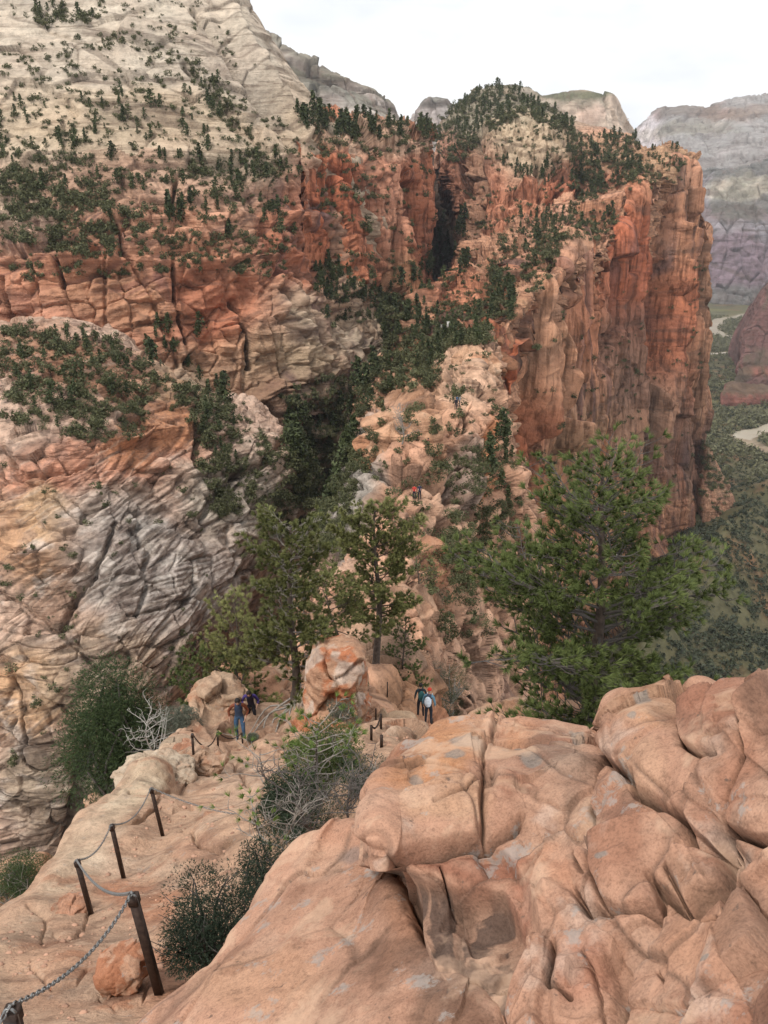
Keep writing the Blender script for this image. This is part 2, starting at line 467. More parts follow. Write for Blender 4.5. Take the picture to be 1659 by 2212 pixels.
def f_massif(P, N, px, py):
    up = 1-sstep(300, 480, py+fbm(P,1/60,3,5)*70)
    d1, a = rock_disp(P, (70, 6), None, (26, 14, 1.2, .5), (5, .8), (6, .9), 1, (.1, .1))
    d2, a2 = rock_disp(P, (60, 9), (28, 100, 3.6, 3.0), (11, 9, 1.2, 1.2), (5, 1.9), (6, 1.4), 2, (-.2, 0))
    d = d1*up + d2*(1-up)
    nf = noise(np.stack([P[:,0]*.03,P[:,1]*.03,a2['q']/2.1],1),1,63)+.4*noise(np.stack([P[:,0]*.05,P[:,1]*.05,a2['q']/.9],1),1,64); mf = sstep(-.25,.2,fbm(P,1/40,3,65))
    d += .6*np.tanh(nf*3.5)*mf*(1-up)
    # gullies that run down the slickrock and the tall joints of the red wall
    CK = (([(400,140),(450,190),(500,250),(560,330),(600,380)],7,7),([(470,0),(540,130),(610,230),(660,300)],9,-6),
                        ([(420,20),(500,130),(580,240),(640,330)],8,6),([(597,440),(604,520),(606,600),(625,680)],6,14),
                        ([(645,350),(650,430),(662,520)],5,12),([(515,640),(540,700),(545,790)],5,7),([(375,560),(380,650),(400,740)],4,5),
                        ([(620,560),(660,640),(700,760)],7,7),([(125,560),(135,620)],4,6),([(0,600),(15,690)],5,9),([(380,385),(372,440)],4,5),
                        ([(235,470),(260,500),(262,550)],3,4),([(570,880),(640,960)],10,8))
    for pts, w, dep in CK:
        d -= dep*1.6*np.exp(-(seg_dist(px,py,pts)/(w*1))**2)
    # alcove arch with the smooth red panel
    t = poly_soft(px,py,[(375,590),(450,580),(545,610),(545,700),(520,740),(440,740),(400,700)],26)
    d -= 5*t
    t2 = poly_soft(px,py,[(662,500),(700,490),(730,520),(745,575),(690,575),(665,550)],14); d -= 6*t2
    # benches
    for yy, am in ((350,3.),(560,3.5),(470,2)):
        d += am*np.exp(-((py-yy-8*noise(P,1/90,3))/9)**2)
    c = zones(px, py, PALE, [
      (300,60,600,200,0,WHITE,.75),(250,250,300,70,0,CREAM,.6),(350,420,420,60,5,SALMON,.55),(300,600,500,180,0,(.56,.30,.205),.8),
      (650,480,90,150,0,RED,.55),(100,700,150,90,0,SALMON,.7),(450,650,120,90,0,(.50,.22,.145),.6),(250,640,160,60,10,TAN,.5),(700,720,60,130,-48,PALE,.8),
      (560,800,180,80,10,TAN,.6),(620,880,140,70,0,(.22,.15,.11),.6),(60,480,70,60,0,GREY,.4),(690,460,28,60,0,(.14,.11,.12),.7),(320,420,100,40,0,(.5,.36,.27),.5),(520,180,120,50,45,GREY,.22)], P=P, wl=60)
    c = mixc(c, (.15,.10,.085), sstep(-.12,-.5,nf)*.7*mf*(1-up*.75))
    c = mixc(c, (.17,.11,.10), streaks(P, 7, 9, 60, .0, .4)*(1-up)*.75)
    c = mixc(c, (.30,.27,.24), streaks(P, 17, 14, 50, .1, .6)*up*.35)
    c = mixc(c, RED, sstep(.25,.6,a2.get('jr',0)*1.0)*(1-up)*.25*sstep(500,600,py))
    c = crack_tint(c, px+noise(P,1/12,5)*3, py, CK)
    return d, detail_color(c, P, a if True else a2, 1, 60, 1.0)
sheet('sandstone_mountain', ctrl, f_massif, R_WHITE, 2.2, pads={'right':[(30,60,-30),(20,160,-120)]})

# ---- wall from the massif to the slot
ctrl = [
 [(640,318,455),(700,255,520),(755,262,560),(800,268,590),(850,278,620),(895,285,650),(922,290,690)],
 [(640,330,430),(702,318,458),(755,285,485),(802,280,508),(850,290,530),(890,296,560),(922,300,600)],
 [(640,420,420),(706,410,442),(765,400,462),(812,400,488),(860,400,510),(898,400,545),(928,400,590)],
 [(655,520,412),(715,520,432),(775,520,452),(825,520,480),(868,520,500),(900,520,535),(930,500,585)],
 [(672,620,405),(735,620,425),(795,620,446),(838,620,472),(878,620,492),(905,610,525),(926,600,575)],
 [(692,720,400),(760,720,418),(822,700,438),(858,700,462),(885,690,482),(915,690,512),(938,690,560)],
 [(700,850,392),(770,850,410),(830,850,430),(860,850,455),(885,850,475),(915,850,505),(938,850,550)]]
def f_slotwall(P, N, px, py):
    d, a = rock_disp(P, (60, 6), (17, 160, 6.5, 4), (8, 10, 1.2, .9), (4, 1.0), (5, .9), 4, (-.1, 0))
    CK = (([(745,330),(770,420),(800,520),(812,620)],6,12),([(838,320),(842,430),(850,560),(870,650)],6,14),([(700,360),(715,470),(725,560)],4,8),
                        ([(880,380),(884,480),(893,600)],8,26),([(905,400),(912,520),(905,640)],8,22),([(775,430),(830,560),(840,680)],5,10))
    for pts, w, dep in CK:
        d -= dep*1.5*np.exp(-(seg_dist(px,py,pts)/(w*1.1))**2)
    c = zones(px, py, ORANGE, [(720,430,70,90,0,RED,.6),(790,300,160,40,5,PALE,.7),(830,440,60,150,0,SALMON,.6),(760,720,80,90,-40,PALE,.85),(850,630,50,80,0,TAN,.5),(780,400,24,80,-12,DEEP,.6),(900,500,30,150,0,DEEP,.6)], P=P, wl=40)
    c = mixc(c, (.15,.10,.09), streaks(P, 8, 6, 90, .1, .5)*.6)
    c = crack_tint(c, px+noise(P,1/12,5)*3, py, CK)
    return d, detail_color(c, P, a, 4, 40)
sheet('red_canyon_wall', ctrl, f_slotwall, R_WALL, 2.0, pads={'right':[(2,80,0),(20,420,0)],'top':[(0,120,-10)]})

# ---- central domed hill
ctrl = [
 [(962,262,990),(992,228,1000),(1030,197,1010),(1092,184,1010),(1160,222,1000),(1232,262,990),(1302,284,980),(1376,330,960)],
 [(964,300,900),(996,268,900),(1036,245,900),(1100,236,895),(1170,262,890),(1236,290,885),(1306,310,880),(1382,348,870)],
 [(966,345,820),(1002,322,815),(1042,300,790),(1112,283,765),(1182,298,760),(1246,330,790),(1310,345,810),(1388,366,830)],
 [(974,400,780),(1012,385,765),(1046,362,735),(1116,358,725),(1190,368,725),(1250,378,755),(1312,388,780),(1392,402,800)],
 [(1000,460,750),(1022,455,725),(1048,445,700),(1112,436,690),(1182,436,695),(1246,428,720),(1304,430,745),(1394,452,770)],
 [(1014,545,725),(1030,530,690),(1052,520,665),(1112,502,655),(1182,490,665),(1246,480,690),(1304,482,715),(1394,504,745)],
 [(1006,610,690),(1024,610,650),(1054,610,630),(1112,600,630),(1182,590,640),(1246,580,670),(1304,580,695),(1394,590,725)]]
def f_dome(P, N, px, py):
    d, a = rock_disp(P, (90, 7), None, (16, 7, 2, 1), (6, 1.8), (8, 1.5), 6, (.2, 0))
    lo = sstep(355, 400, py+10*noise(P,1/40,9))
    d2, a2 = rock_disp(P, (70, 9), (24, 130, 9, 5), (9, 12, 2.2, 1.2), (5, 1.5), (6, 1.2), 7)
    d = d*(1-lo)+d2*lo
    CK = (([(1252,340),(1255,400),(1245,470)],8,30),([(1040,290),(1030,380),(1025,500)],6,14),([(1000,330),(1005,450)],5,12),([(1160,370),(1165,450)],5,10),([(1205,400),(1200,470)],5,10))
    for pts, w, dep in CK:
        d -= dep*1.5*np.exp(-(seg_dist(px,py,pts)/(w*1.1))**2)
    d += 12*poly_soft(px,py,[(1050,290),(1090,262),(1130,250),(1200,275),(1240,300),(1240,365),(1180,372),(1110,350),(1055,360)],40)
    c = zones(px, py, SALMON, [(1100,240,200,80,0,(.27,.26,.20),.9),(1145,310,105,62,5,CREAM,.9),(1310,330,90,50,0,TAN,.6),(1130,440,110,80,0,ORANGE,.75),
        (1030,420,30,120,0,(.36,.24,.17),.7),(985,380,35,100,0,DEEP,.7),(1215,400,40,60,0,RED,.5),(1310,430,90,50,0,ORANGE,.5)], P=P, wl=60)
    c = mixc(c, (.17,.12,.10), streaks(P, 9, 9, 80, .1, .5)*.5*lo)
    c = crack_tint(c, px+noise(P,1/12,5)*3, py, CK)
    return d, detail_color(c, P, a, 6, 70)
sheet('domed_hill', ctrl, f_dome, R_WALL, 2.0, pads={'left':[(0,80,0),(30,380,-10)],'top':[(0,120,-40)],'right':[(40,40,-60)]})

# ---- back of the slot
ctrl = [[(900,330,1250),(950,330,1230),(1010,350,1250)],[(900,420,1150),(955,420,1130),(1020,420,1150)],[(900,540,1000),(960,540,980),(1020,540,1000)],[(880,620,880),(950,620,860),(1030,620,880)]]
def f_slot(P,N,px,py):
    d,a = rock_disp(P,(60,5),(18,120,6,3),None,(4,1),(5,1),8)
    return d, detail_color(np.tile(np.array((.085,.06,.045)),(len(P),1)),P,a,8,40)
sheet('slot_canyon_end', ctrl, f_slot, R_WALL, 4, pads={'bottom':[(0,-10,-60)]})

# ---- great red wall with its plateau
top = [(1060,742,322),(1092,712,330),(1120,688,340),(1140,640,365),(1200,592,420),(1240,508,480),(1298,532,540),(1335,505,580),(1362,424,620),(1408,386,660),(1452,344,700),(1490,366,745),(1508,430,775),(1527,490,800)]
def wall_row(dz, out, skew=0, flare=0.0):
    r = []
    for i,(a_,b_,Y) in enumerate(top):
        p = at(a_,b_,Y); k = i/(len(top)-1)
        p = p + np.array([out*.85+flare*k, -out*.5, 0]); p[2] = p[2]*(1-skew) + dz
        r.append(p)
    return r
def f_wall(P, N, px, py):
    d, a = rock_disp(P, (110, 9), (30, 500, 12, 9), (14, 34, 2.2, 1.6), (7, .7), (6, .9), 10, (.12, 0))
    CK = (([(1060,740),(1066,800),(1085,900),(1078,960)],4,6),([(1143,690),(1146,800),(1160,900),(1172,1000),(1190,1120)],5,16),([(1238,520),(1215,640),(1222,760),(1215,900)],6,15),
                        ([(1290,560),(1300,700),(1308,850),(1300,980)],6,14),([(1400,410),(1398,480),(1405,640),(1408,800),(1388,900),(1385,1000)],7,28),
                        ([(1338,560),(1330,700),(1300,820)],5,10),([(1480,470),(1478,640),(1475,800),(1480,900)],6,14),([(1508,600),(1502,800),(1500,1060)],5,14),([(1440,660),(1430,800)],5,7),([(1190,640),(1196,760)],4,7))
    for pts, w, dep in CK:
        d -= dep*2*np.exp(-(seg_dist(px,py,pts)/(w*1.15))**2)
    d -= 30*poly_soft(px,py,[(1404,400),(1440,410),(1450,470),(1436,560),(1452,640),(1440,760),(1420,860),(1402,700),(1398,520)],12)
    d -= 12*poly_soft(px,py,[(1064,745),(1138,700),(1142,900),(1165,1000),(1120,1000),(1085,900)],10)
    d += 12*poly_soft(px,py,[(1450,480),(1478,500),(1476,800),(1470,900),(1425,890),(1445,760)],12)
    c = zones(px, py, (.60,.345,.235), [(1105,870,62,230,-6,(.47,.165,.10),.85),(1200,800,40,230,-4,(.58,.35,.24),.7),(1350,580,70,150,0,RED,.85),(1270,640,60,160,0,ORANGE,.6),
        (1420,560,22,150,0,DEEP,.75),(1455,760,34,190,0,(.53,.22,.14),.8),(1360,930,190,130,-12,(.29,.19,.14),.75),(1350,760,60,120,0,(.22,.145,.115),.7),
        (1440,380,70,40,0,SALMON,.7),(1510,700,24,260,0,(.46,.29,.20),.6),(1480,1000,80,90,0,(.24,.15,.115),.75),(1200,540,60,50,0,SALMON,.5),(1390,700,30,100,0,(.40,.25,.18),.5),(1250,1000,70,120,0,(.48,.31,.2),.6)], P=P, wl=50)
    c = mixc(c, (.52,.22,.13), streaks(P, 12, 8, 200, .05, .5)*.5)
    c = mixc(c, (.15,.10,.095), streaks(P, 13, 7, 170, .0, .38)*.8)
    c = mixc(c, (.60,.42,.29), streaks(P, 15, 11, 240, .15, .6)*.45)
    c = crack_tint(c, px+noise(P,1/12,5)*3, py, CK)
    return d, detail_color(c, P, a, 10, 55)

def sheet_w(name, C, fn, mat, step=2.2, kind='structure', terr=True):
    """like sheet() but with world points"""
    C = np.array(C, float)
    tv = params(C, 0, step/Q); tu = params(C, 1, step/Q)
    G = cr(C, tv); G = np.swapaxes(cr(np.swapaxes(G, 0, 1), tu), 0, 1)
    N = normals(G)
    if (N*G).sum(-1).mean() > 0: N = -N
    a, b = G.shape[:2]; P = G.reshape(-1, 3); Nf = N.reshape(-1, 3)
    px, py, _ = proj(P)
    SPC[0] = spacing(G); d, col = fn(P, Nf, px, py); SPC[0] = None
    V = P + Nf*d[:, None]
    o = mesh_np(name, V, grid_faces(a, b), mat, col); o['kind'] = kind
    NV = normals(V.reshape(a, b, 3)).reshape(-1, 3)
    if (NV*Nf).sum(-1).mean() < 0: NV = -NV
    if terr: TERR.append((V.astype(np.float32), NV.astype(np.float32)))
    print('sheet', name, a, b); return o
rows = [wall_row(0,0), wall_row(-8,3), wall_row(-70,5,flare=3), wall_row(-150,9,flare=8), wall_row(-230,12,flare=7), wall_row(-300,17,flare=12), wall_row(-370,22,flare=16)]
C = np.array(rows)
C = np.concatenate([C, C[:, -1:]+np.array([10,45,-5.]), C[:, -1:]+np.array([-60,160,-10.])], 1)
C = np.concatenate([C[:, :1]+np.array([-18,20,0.]), C], 1)
sheet_w('red_cliff_wall', C, f_wall, R_WALL, 2.0)

# plateau behind the wall's rim
ctrl = [
 [(1005,560,600),(1020,535,650),(1060,520,665),(1110,480,690),(1170,455,700),(1230,440,715),(1300,430,745),(1360,360,850),(1400,330,860),(1455,325,850),(1500,350,860)],
 [(985,600,540),(1010,580,570),(1060,560,585),(1110,520,620),(1170,490,650),(1225,465,670),(1300,460,700),(1355,380,780),(1400,350,790),(1455,332,790),(1497,358,810)],
 [(930,640,480),(985,620,500),(1050,600,510),(1105,570,540),(1165,520,570),(1215,478,580),(1290,490,630),(1345,440,680),(1395,370,730),(1452,338,745),(1492,364,770)],
 [(900,700,430),(960,690,430),(1030,670,420),(1085,640,420),(1130,605,440),(1190,560,470),(1262,512,540),(1330,485,600),(1372,410,650),(1430,360,690),(1488,368,748)],
 [(880,760,380),(940,745,370),(1010,735,350),(1050,722,345),(1100,690,355),(1142,640,368),(1200,594,421),(1300,534,541),(1362,428,621),(1410,388,661),(1489,370,746)],
 [(870,840,340),(930,830,330),(1000,800,318),(1048,770,318),(1092,716,331),(1140,648,364),(1202,600,422),(1300,542,542),(1363,436,621),(1412,396,661),(1489,382,745)]]
def f_plat(P, N, px, py):
    d, a = rock_disp(P, (60, 7), (20, 40, 4, 2), (9, 6, 2.4, 1.2), (4, 1.5), (5, 1.2), 14)
    edge = np.exp(-(seg_dist(px,py,[t[:2] for t in top])/10)**2); d = d*(1-edge*.8) - 1.5*edge
    for pts, w, dep in (([(1050,560),(1045,620),(1060,690)],10,10),([(1256,400),(1250,480)],7,14),([(1130,600),(1100,640),(1080,700)],6,4)):
        d -= dep*np.exp(-(seg_dist(px,py,pts)/w)**2)
    c = zones(px, py, (.54,.33,.23), [(990,640,70,70,0,ORANGE,.7),(1200,500,80,50,0,SALMON,.6),(1000,760,120,70,0,SOIL,.8),(1440,360,80,40,0,TAN,.7),(1080,620,50,60,0,SOIL,.6),(1300,480,60,40,0,SOIL,.5)], P=P, wl=40)
    tr = np.exp(-(seg_dist(px,py,[(1085,563),(1100,578),(1118,592),(1124,615),(1124,640),(1128,668)])/2.6)**2)
    c = mixc(c, (.58,.38,.26), np.clip(tr*1.2,0,1))
    return d, detail_color(c, P, a, 14, 40)
sheet('rim_plateau', ctrl, f_plat, R_MID, 2.2, pads={'left':[(-20,10,-60)],'bottom':[(-8,0,-30),(-8,0,-60)],'top':[(0,60,-20)]})

# ---- near left buttress with its scrub covered shelf
ctrl = [
 [(-240,705,300),(0,700,290),(110,694,290),(220,712,290),(325,775,275),(430,852,268),(505,856,290),(560,885,305)],
 [(-240,800,250),(0,800,240),(110,800,238),(220,800,242),(330,835,248),(440,882,245),(520,915,255),(612,940,275)],
 [(-240,930,205),(0,930,200),(110,955,196),(230,948,202),(330,945,218),(425,955,224),(535,990,232),(646,1000,252)],
 [(-240,1050,190),(0,1060,186),(110,1070,184),(230,1065,188),(330,1065,200),(430,1080,208),(530,1100,218),(632,1090,244)],
 [(-240,1200,174),(0,1210,171),(120,1210,170),(240,1210,172),(340,1210,180),(430,1210,190),(510,1220,204),(575,1210,232)],
 [(-240,1400,157),(0,1400,155),(110,1400,154),(220,1400,156),(310,1400,160),(395,1390,168),(460,1370,182),(515,1345,212)],
 [(-240,1600,147),(-20,1600,145),(80,1600,144),(170,1600,145),(250,1580,149),(325,1560,156),(390,1520,168),(440,1480,195)],
 [(-240,1800,138),(-30,1800,137),(40,1800,137),(110,1800,138),(170,1780,141),(240,1750,147),(300,1700,155),(370,1640,175)],
 [(-240,2100,130),(-40,2100,130),(30,2100,131),(100,2100,132),(160,2080,135),(220,2050,140),(280,2000,147),(350,1950,160)]]
def f_but(P, N, px, py):
    # bedding dips steeply down to the left across the face
    d, a = rock_disp(P, (34, 4.0), None, (9, 5, .8, .5), (1.7, .5), (2.0, .35), 20, (-.62, .15), .38)
    nf = noise(np.stack([P[:,0]*.07,P[:,1]*.07,a['q']/.95],1),1,63)+.35*noise(np.stack([P[:,0]*.12,P[:,1]*.12,a['q']/.42],1),1,64); mf = sstep(-.25,.2,fbm(P,1/14,3,65))
    d += .20*np.tanh(nf*3.5)*mf*sstep(960,1080,py)
    px0, py0 = px, py; px = px+fbm(P,1/9,4,61)*22; py = py+fbm(P,1/9,4,62)*22
    for pts, w, dep in (([(430,860),(440,930),(425,1000)],8,5),([(640,940),(560,1000),(480,1060),(440,1120)],9,4),([(300,1100),(330,1200),(300,1330)],6,2.0),([(180,1640),(170,1740),(160,1850)],16,8),
                        ([(0,1280),(90,1330),(210,1440),(330,1560)],4,1.3),([(0,1420),(100,1500),(160,1560)],4,1.2),([(40,1460),(60,1560),(58,1640)],3,4),([(210,960),(300,955),(400,925),(420,900)],6,-3),([(0,960),(50,1030),(200,985)],7,3),
                        ([(250,1120),(200,1250),(130,1350)],6,3)):
        d -= dep*np.exp(-(seg_dist(px,py,pts)/w)**2)
    c = zones(px, py, (.56,.42,.33), [(200,1000,260,60,-8,ORANGE,.6),(340,930,120,60,-30,(.52,.27,.16),.75),(90,1160,150,110,10,(.52,.33,.21),.8),(100,1100,60,60,0,(.55,.42,.28),.5),
        (330,1230,230,150,30,(.44,.41,.37),.85),(520,1080,110,110,0,(.47,.43,.36),.8),(60,1500,110,110,0,(.58,.40,.26),.85),(250,1450,170,120,0,(.46,.38,.29),.7),(120,1300,60,45,0,(.33,.23,.17),.7),
        (460,1420,80,90,0,(.24,.15,.11),.7),(250,1680,120,110,0,(.20,.16,.11),.7),(100,1700,120,110,0,(.40,.35,.27),.7),(150,1870,120,120,0,(.24,.19,.14),.6),(190,800,260,80,15,SOIL,.8),(380,800,80,70,40,TAN,.6),(310,800,40,30,20,SALMON,.7),(420,700,60,30,0,DARK,.3)], P=P, wl=20)
    c = mixc(c, (.13,.10,.075), sstep(-.12,-.5,nf)*.75*mf*sstep(980,1100,py))
    c = mixc(c, (.66,.58,.48), sstep(.2,.6,nf)*.35*mf)
    w = sstep(.05,.45,fbm(P,(1/7,1/7,1/4),4,77))*sstep(1000,1150,py)
    c = mixc(c, (.60,.56,.50), w*.6)
    g = sstep(.05,.4,fbm(P,(1/5,1/5,1/3),4,78)); c = mixc(c, (.24,.19,.17), g*.35)
    b = sstep(.22,.45,noise(np.stack([P[:,0]*.05,P[:,1]*.05,a['q']*.7],1),1,79)); c = mixc(c, (.13,.10,.075), b*.6*sstep(1000,1300,py))
    return d, detail_color(c, P, a, 20, 22, 1.1)
sheet('sandstone_buttress', ctrl, f_but, R_BUT, 2.0, pads={'right':[(6,30,-40),(4,60,-120)],'top':[(0,20,-30),(0,10,-90)]})

# ---- knife ridge
ctrl = [
 [(790,850,330),(870,790,312),(960,745,292),(1010,742,272),(1048,735,252),(1062,800,248),(1068,930,246),(1085,1060,240)],
 [(800,960,245),(850,880,235),(920,830,225),(985,795,212),(1045,785,205),(1068,850,203),(1082,960,202),(1116,1090,202)],
 [(760,1060,205),(815,950,182),(870,905,166),(940,880,155),(1010,868,152),(1072,930,156),(1104,1030,162),(1145,1150,172)],
 [(720,1180,172),(790,1010,136),(830,950,124),(890,940,118),(960,950,117),(1040,990,121),(1096,1080,131),(1150,1200,150)],
 [(695,1260,145),(740,1140,110),(790,1060,98),(850,1040,94),(920,1060,94),(1000,1110,98),(1066,1200,110),(1125,1300,135)],
 [(665,1350,115),(712,1250,86),(762,1190,76),(820,1170,72),(890,1190,71),(960,1240,76),(1025,1320,88),(1095,1430,110)],
 [(640,1420,88),(690,1340,64),(742,1300,56),(800,1290,53),(870,1300,52),(930,1350,57),(992,1440,68),(1065,1540,88)],
 [(600,1520,66),(660,1425,48),(720,1390,43),(780,1380,41),(850,1400,40.5),(905,1505,42),(962,1585,48),(1030,1650,65)],
 [(560,1620,52),(640,1520,37),(700,1480,34),(770,1480,33),(850,1520,33),(905,1608,34.5),(962,1690,39),(1010,1760,48)],
 [(540,1720,44),(620,1620,28),(690,1590,27),(770,1590,26.5),(850,1630,26.5),(905,1700,27.5),(960,1760,31),(1000,1890,40)],
 [(540,1800,38),(620,1700,24),(690,1680,22.5),(770,1680,22),(850,1700,22),(910,1760,24),(960,1850,28),(1000,1980,36)]]
def f_ridge(P, N, px, py):
    k = np.clip(P[:,1]/150, .22, 1.3)
    d1, a = rock_disp(P, (38, 4.0), (9, 34, 2.6, 1.4), (4.8, 3.0, .7, .6), (1.6, .5), (2.0, .4), 30, (.1, 0))
    d2, a2 = rock_disp(P, (14, 1.5), (4.5, 10, .9, .4), (2.2, 1.4, .28, .25), (.7, .18), (.8, .14), 31, (.1, 0))
    n = sstep(60,100,P[:,1]); d = d1*n + d2*(1-n)
    for pts, w, dep in (([(990,1020),(960,1120),(950,1250),(985,1400)],10,5),([(1040,960),(1060,1060),(1045,1180)],8,4),([(845,1110),(860,1180)],6,3),([(880,1210),(960,1250)],7,2),
                        ([(1000,960),(1010,1040),(1005,1090)],14,-2)):
        d -= dep*np.exp(-(seg_dist(px,py,pts)/w)**2)
    c = zones(px, py, (.60,.39,.28), [(1000,820,70,90,0,(.64,.46,.34),.8),(860,980,90,60,-10,(.62,.39,.28),.8),(1005,1040,40,90,0,(.42,.36,.31),.7),(1040,1000,14,90,0,(.58,.28,.16),.8),(760,1080,62,190,22,(.44,.41,.36),.95),
        (900,860,90,60,-30,(.33,.20,.13),.8),(950,1120,60,80,0,(.60,.42,.31),.7),(1020,1480,90,150,0,(.62,.42,.31),.8),(1060,1540,20,90,10,(.2,.14,.12),.5),(880,1520,80,60,0,(.42,.26,.17),.8),(920,1570,50,60,0,(.38,.19,.12),.9),(800,1420,70,60,0,(.55,.40,.29),.6),(700,1250,40,90,0,SALMON,.6)], P=P, wl=18)
    c = mixc(c, (.20,.13,.11), streaks(P, 33, 3, 30, .15, .5)*.5*sstep(950,1050,px))
    return d, detail_color(c, P, a, 30, 16)
sheet('knife_ridge', ctrl, f_ridge, R_MID, 2.0, pads={'left':[(-8,0,-45),(-6,0,-60)],'right':[(6,-4,-60),(30,-6,-140)],'top':[(0,20,-25)]})

# ---- slab with the chain posts
ctrl = [
 [(-90,2420,3.2),(70,2400,3.4),(200,2380,3.5),(320,2360,3.7),(450,2340,3.9),(620,2320,4.1),(800,2300,4.3)],
 [(-60,2120,4.9),(70,2140,4.6),(200,2150,4.4),(345,2150,4.4),(480,2140,4.6),(640,2120,4.9),(820,2100,5.2)],
 [(2,1992,7.4),(100,1992,7.4),(198,1980,7.7),(300,1985,7.0),(440,1970,6.5),(640,1950,6.5),(840,1930,6.6)],
 [(110,1862,9.6),(190,1878,9.3),(268,1898,9.1),(360,1885,8.8),(480,1855,8.7),(660,1830,8.7),(860,1810,8.7)],
 [(215,1742,12.2),(282,1766,11.4),(352,1805,10.9),(430,1785,10.7),(540,1750,11),(700,1715,11.2),(880,1690,11)],
 [(328,1650,15.3),(372,1662,15),(420,1668,16.2),(490,1682,15.3),(590,1665,15.3),(740,1640,15.5),(900,1620,15)],
 [(385,1612,19),(418,1626,18.6),(462,1622,19.3),(520,1625,20),(615,1612,20),(760,1600,20),(920,1600,20)],
 [(400,1560,22.5),(438,1578,22.6),(482,1598,23.3),(530,1598,24),(620,1590,24),(760,1590,24),(920,1610,24)],
 [(432,1508,25.6),(462,1515,25.8),(505,1530,26),(560,1545,26.5),(640,1545,27.5),(770,1555,27),(900,1600,27)],
 [(440,1500,29),(470,1500,29.5),(510,1510,30),(570,1520,30),(640,1530,31),(760,1560,30),(900,1640,29)]]
def f_slab(P, N, px, py):
    k = np.clip(P[:,1]/14, .28, 1.2)
    d, a = rock_disp(P, (5, .38), None, None, (.9, .015), (.5, .05), 40, (.25, .3), .3)
    f, r, r2, tl = cells(P+fbm(P,.45,3,3)[:,None]*1.3, (.42, .42, .7), 43); d += ((tl*.16+(r-.5)*.20)*sstep(0,.34,f) - .07*(1-sstep(0,.16,f)))*k*(.3+.7*sstep(-.2,.3,fbm(P,.3,2,6)))
    wx = px+fbm(P,1.2,3,51)*10; wy = py+fbm(P,1.2,3,52)*10
    for pts, w, dep in (([(410,1796),(435,1826),(470,1831),(500,1816)],3,.10),([(455,1721),(500,1706)],3,.12),([(505,1646),(525,1681),(535,1701)],3,.12),([(250,1781),(300,1771),(340,1746),(348,1720)],3,.12),([(348,1750),(372,1762),(415,1745)],3,.08),
        ([(388,1931),(415,1946),(450,1956)],3,.07),([(310,1881),(350,1861),(380,1826),(420,1800)],3,.08),([(120,2010),(150,2020),(185,2000),(192,1980)],3,.05),([(70,2086),(110,2121),(165,2116),(190,2090)],3,.04),([(215,2140),(250,2170),(310,2160),(322,2120)],3,.03),
        ([(360,1640),(400,1668),(450,1655),(500,1630)],3,.14),([(280,1700),(330,1710),(400,1700),(420,1670)],3,.10),([(440,1880),(500,1860),(560,1870)],3,.05),([(60,1960),(100,1980),(90,2040)],3,.05),([(300,2010),(340,2030),(360,2080)],3,.04),([(480,1760),(540,1740),(570,1700)],3,.08)):
        e = seg_dist(wx, wy, pts); d -= dep*1.3*(.6*np.exp(-(e/w)**2)+.4*np.exp(-e/(w*5)))
    Pq = np.stack([P[:,0]*.35,P[:,1]*.35,(P[:,2]+.62*P[:,1]-.1*P[:,0])*2.6],1); d += .05*k*np.tanh(noise(Pq,1,47)*5)+.05*k*np.tanh(noise(P,.9,48)*4)
    lay = sstep(1640,1600,py)*1.0
    Pq = np.stack([P[:,0]*.25,P[:,1]*.25,a['q']*2.4],1); d += lay*.28*np.tanh(noise(Pq,1,46)*4)
    c = zones(px, py, (.57,.40,.29), [(310,1690,110,40,-40,(.66,.54,.40),.9),(180,1840,50,150,40,(.64,.51,.38),.8),(520,1690,70,50,0,(.60,.45,.34),.7),(480,1520,80,40,0,(.58,.42,.30),.7),(30,2050,60,90,45,(.60,.46,.34),.7),
       (300,1940,90,40,0,(.44,.23,.15),.75),(430,1830,60,30,0,(.46,.28,.2),.5),(330,2100,110,80,0,(.50,.27,.18),.7),(120,2080,130,90,0,(.57,.36,.25),.6),(560,1580,90,25,0,(.42,.28,.2),.7),(560,1530,80,30,0,(.48,.34,.25),.6)], P=P, wl=1.5)
    g = sstep(.2,.45,fbm(P,1.1,4,88)); c = mixc(c, (.43,.22,.14), g*.6)
    g = sstep(.12,.4,fbm(P,.8,5,87)); c = mixc(c, (.66,.52,.40), g*.5)
    return d, detail_color(c, P, a, 40, 2.5, .8)
sheet('trail_slab', ctrl, f_slab, R_SLAB, 1.5, pads={'left':[(-.5,.3,-.9),(-1.2,.3,-5),(-2,0,-14)],'right':[(1,0,-6)],'top':[(0,2,-6)]})

# ---- canyon floor and valley floor (world heightfields)
def field(name, xs, ys, zf, cf, mat, kind='structure'):
    if callable(xs):
        Yg = np.repeat(ys[:, None], 200, 1); X = xs(ys[:, None])+0*Yg; xs = range(200)
    else: X, Yg = np.meshgrid(xs, ys)
    P = np.stack([X, Yg, np.zeros_like(X)], -1).reshape(-1, 3).astype(float)
    P[:, 2] = zf(P); N = normals(P.reshape(len(ys), len(xs), 3)).reshape(-1, 3)
    if N[:, 2].mean() < 0: N = -N
    px, py, _ = proj(P)
    o = mesh_np(name, P, grid_faces(len(ys), len(xs)), mat, cf(P, px, py)); o['kind'] = kind
    TERR.append((P.astype(np.float32), N.astype(np.float32))); return o
def z_canyon(P):
    cx = np.interp(P[:,1], [0,150,300,450,650,900], [-45,-30,-20,15,52,70])
    return -225 + np.clip(P[:,1]-100,0,900)*.14 + np.minimum(np.abs(P[:,0]-cx)*.55, 70)*1.0 + fbm(P,1/30,4,3)*7
def canyon(P):
    return z_canyon(P)
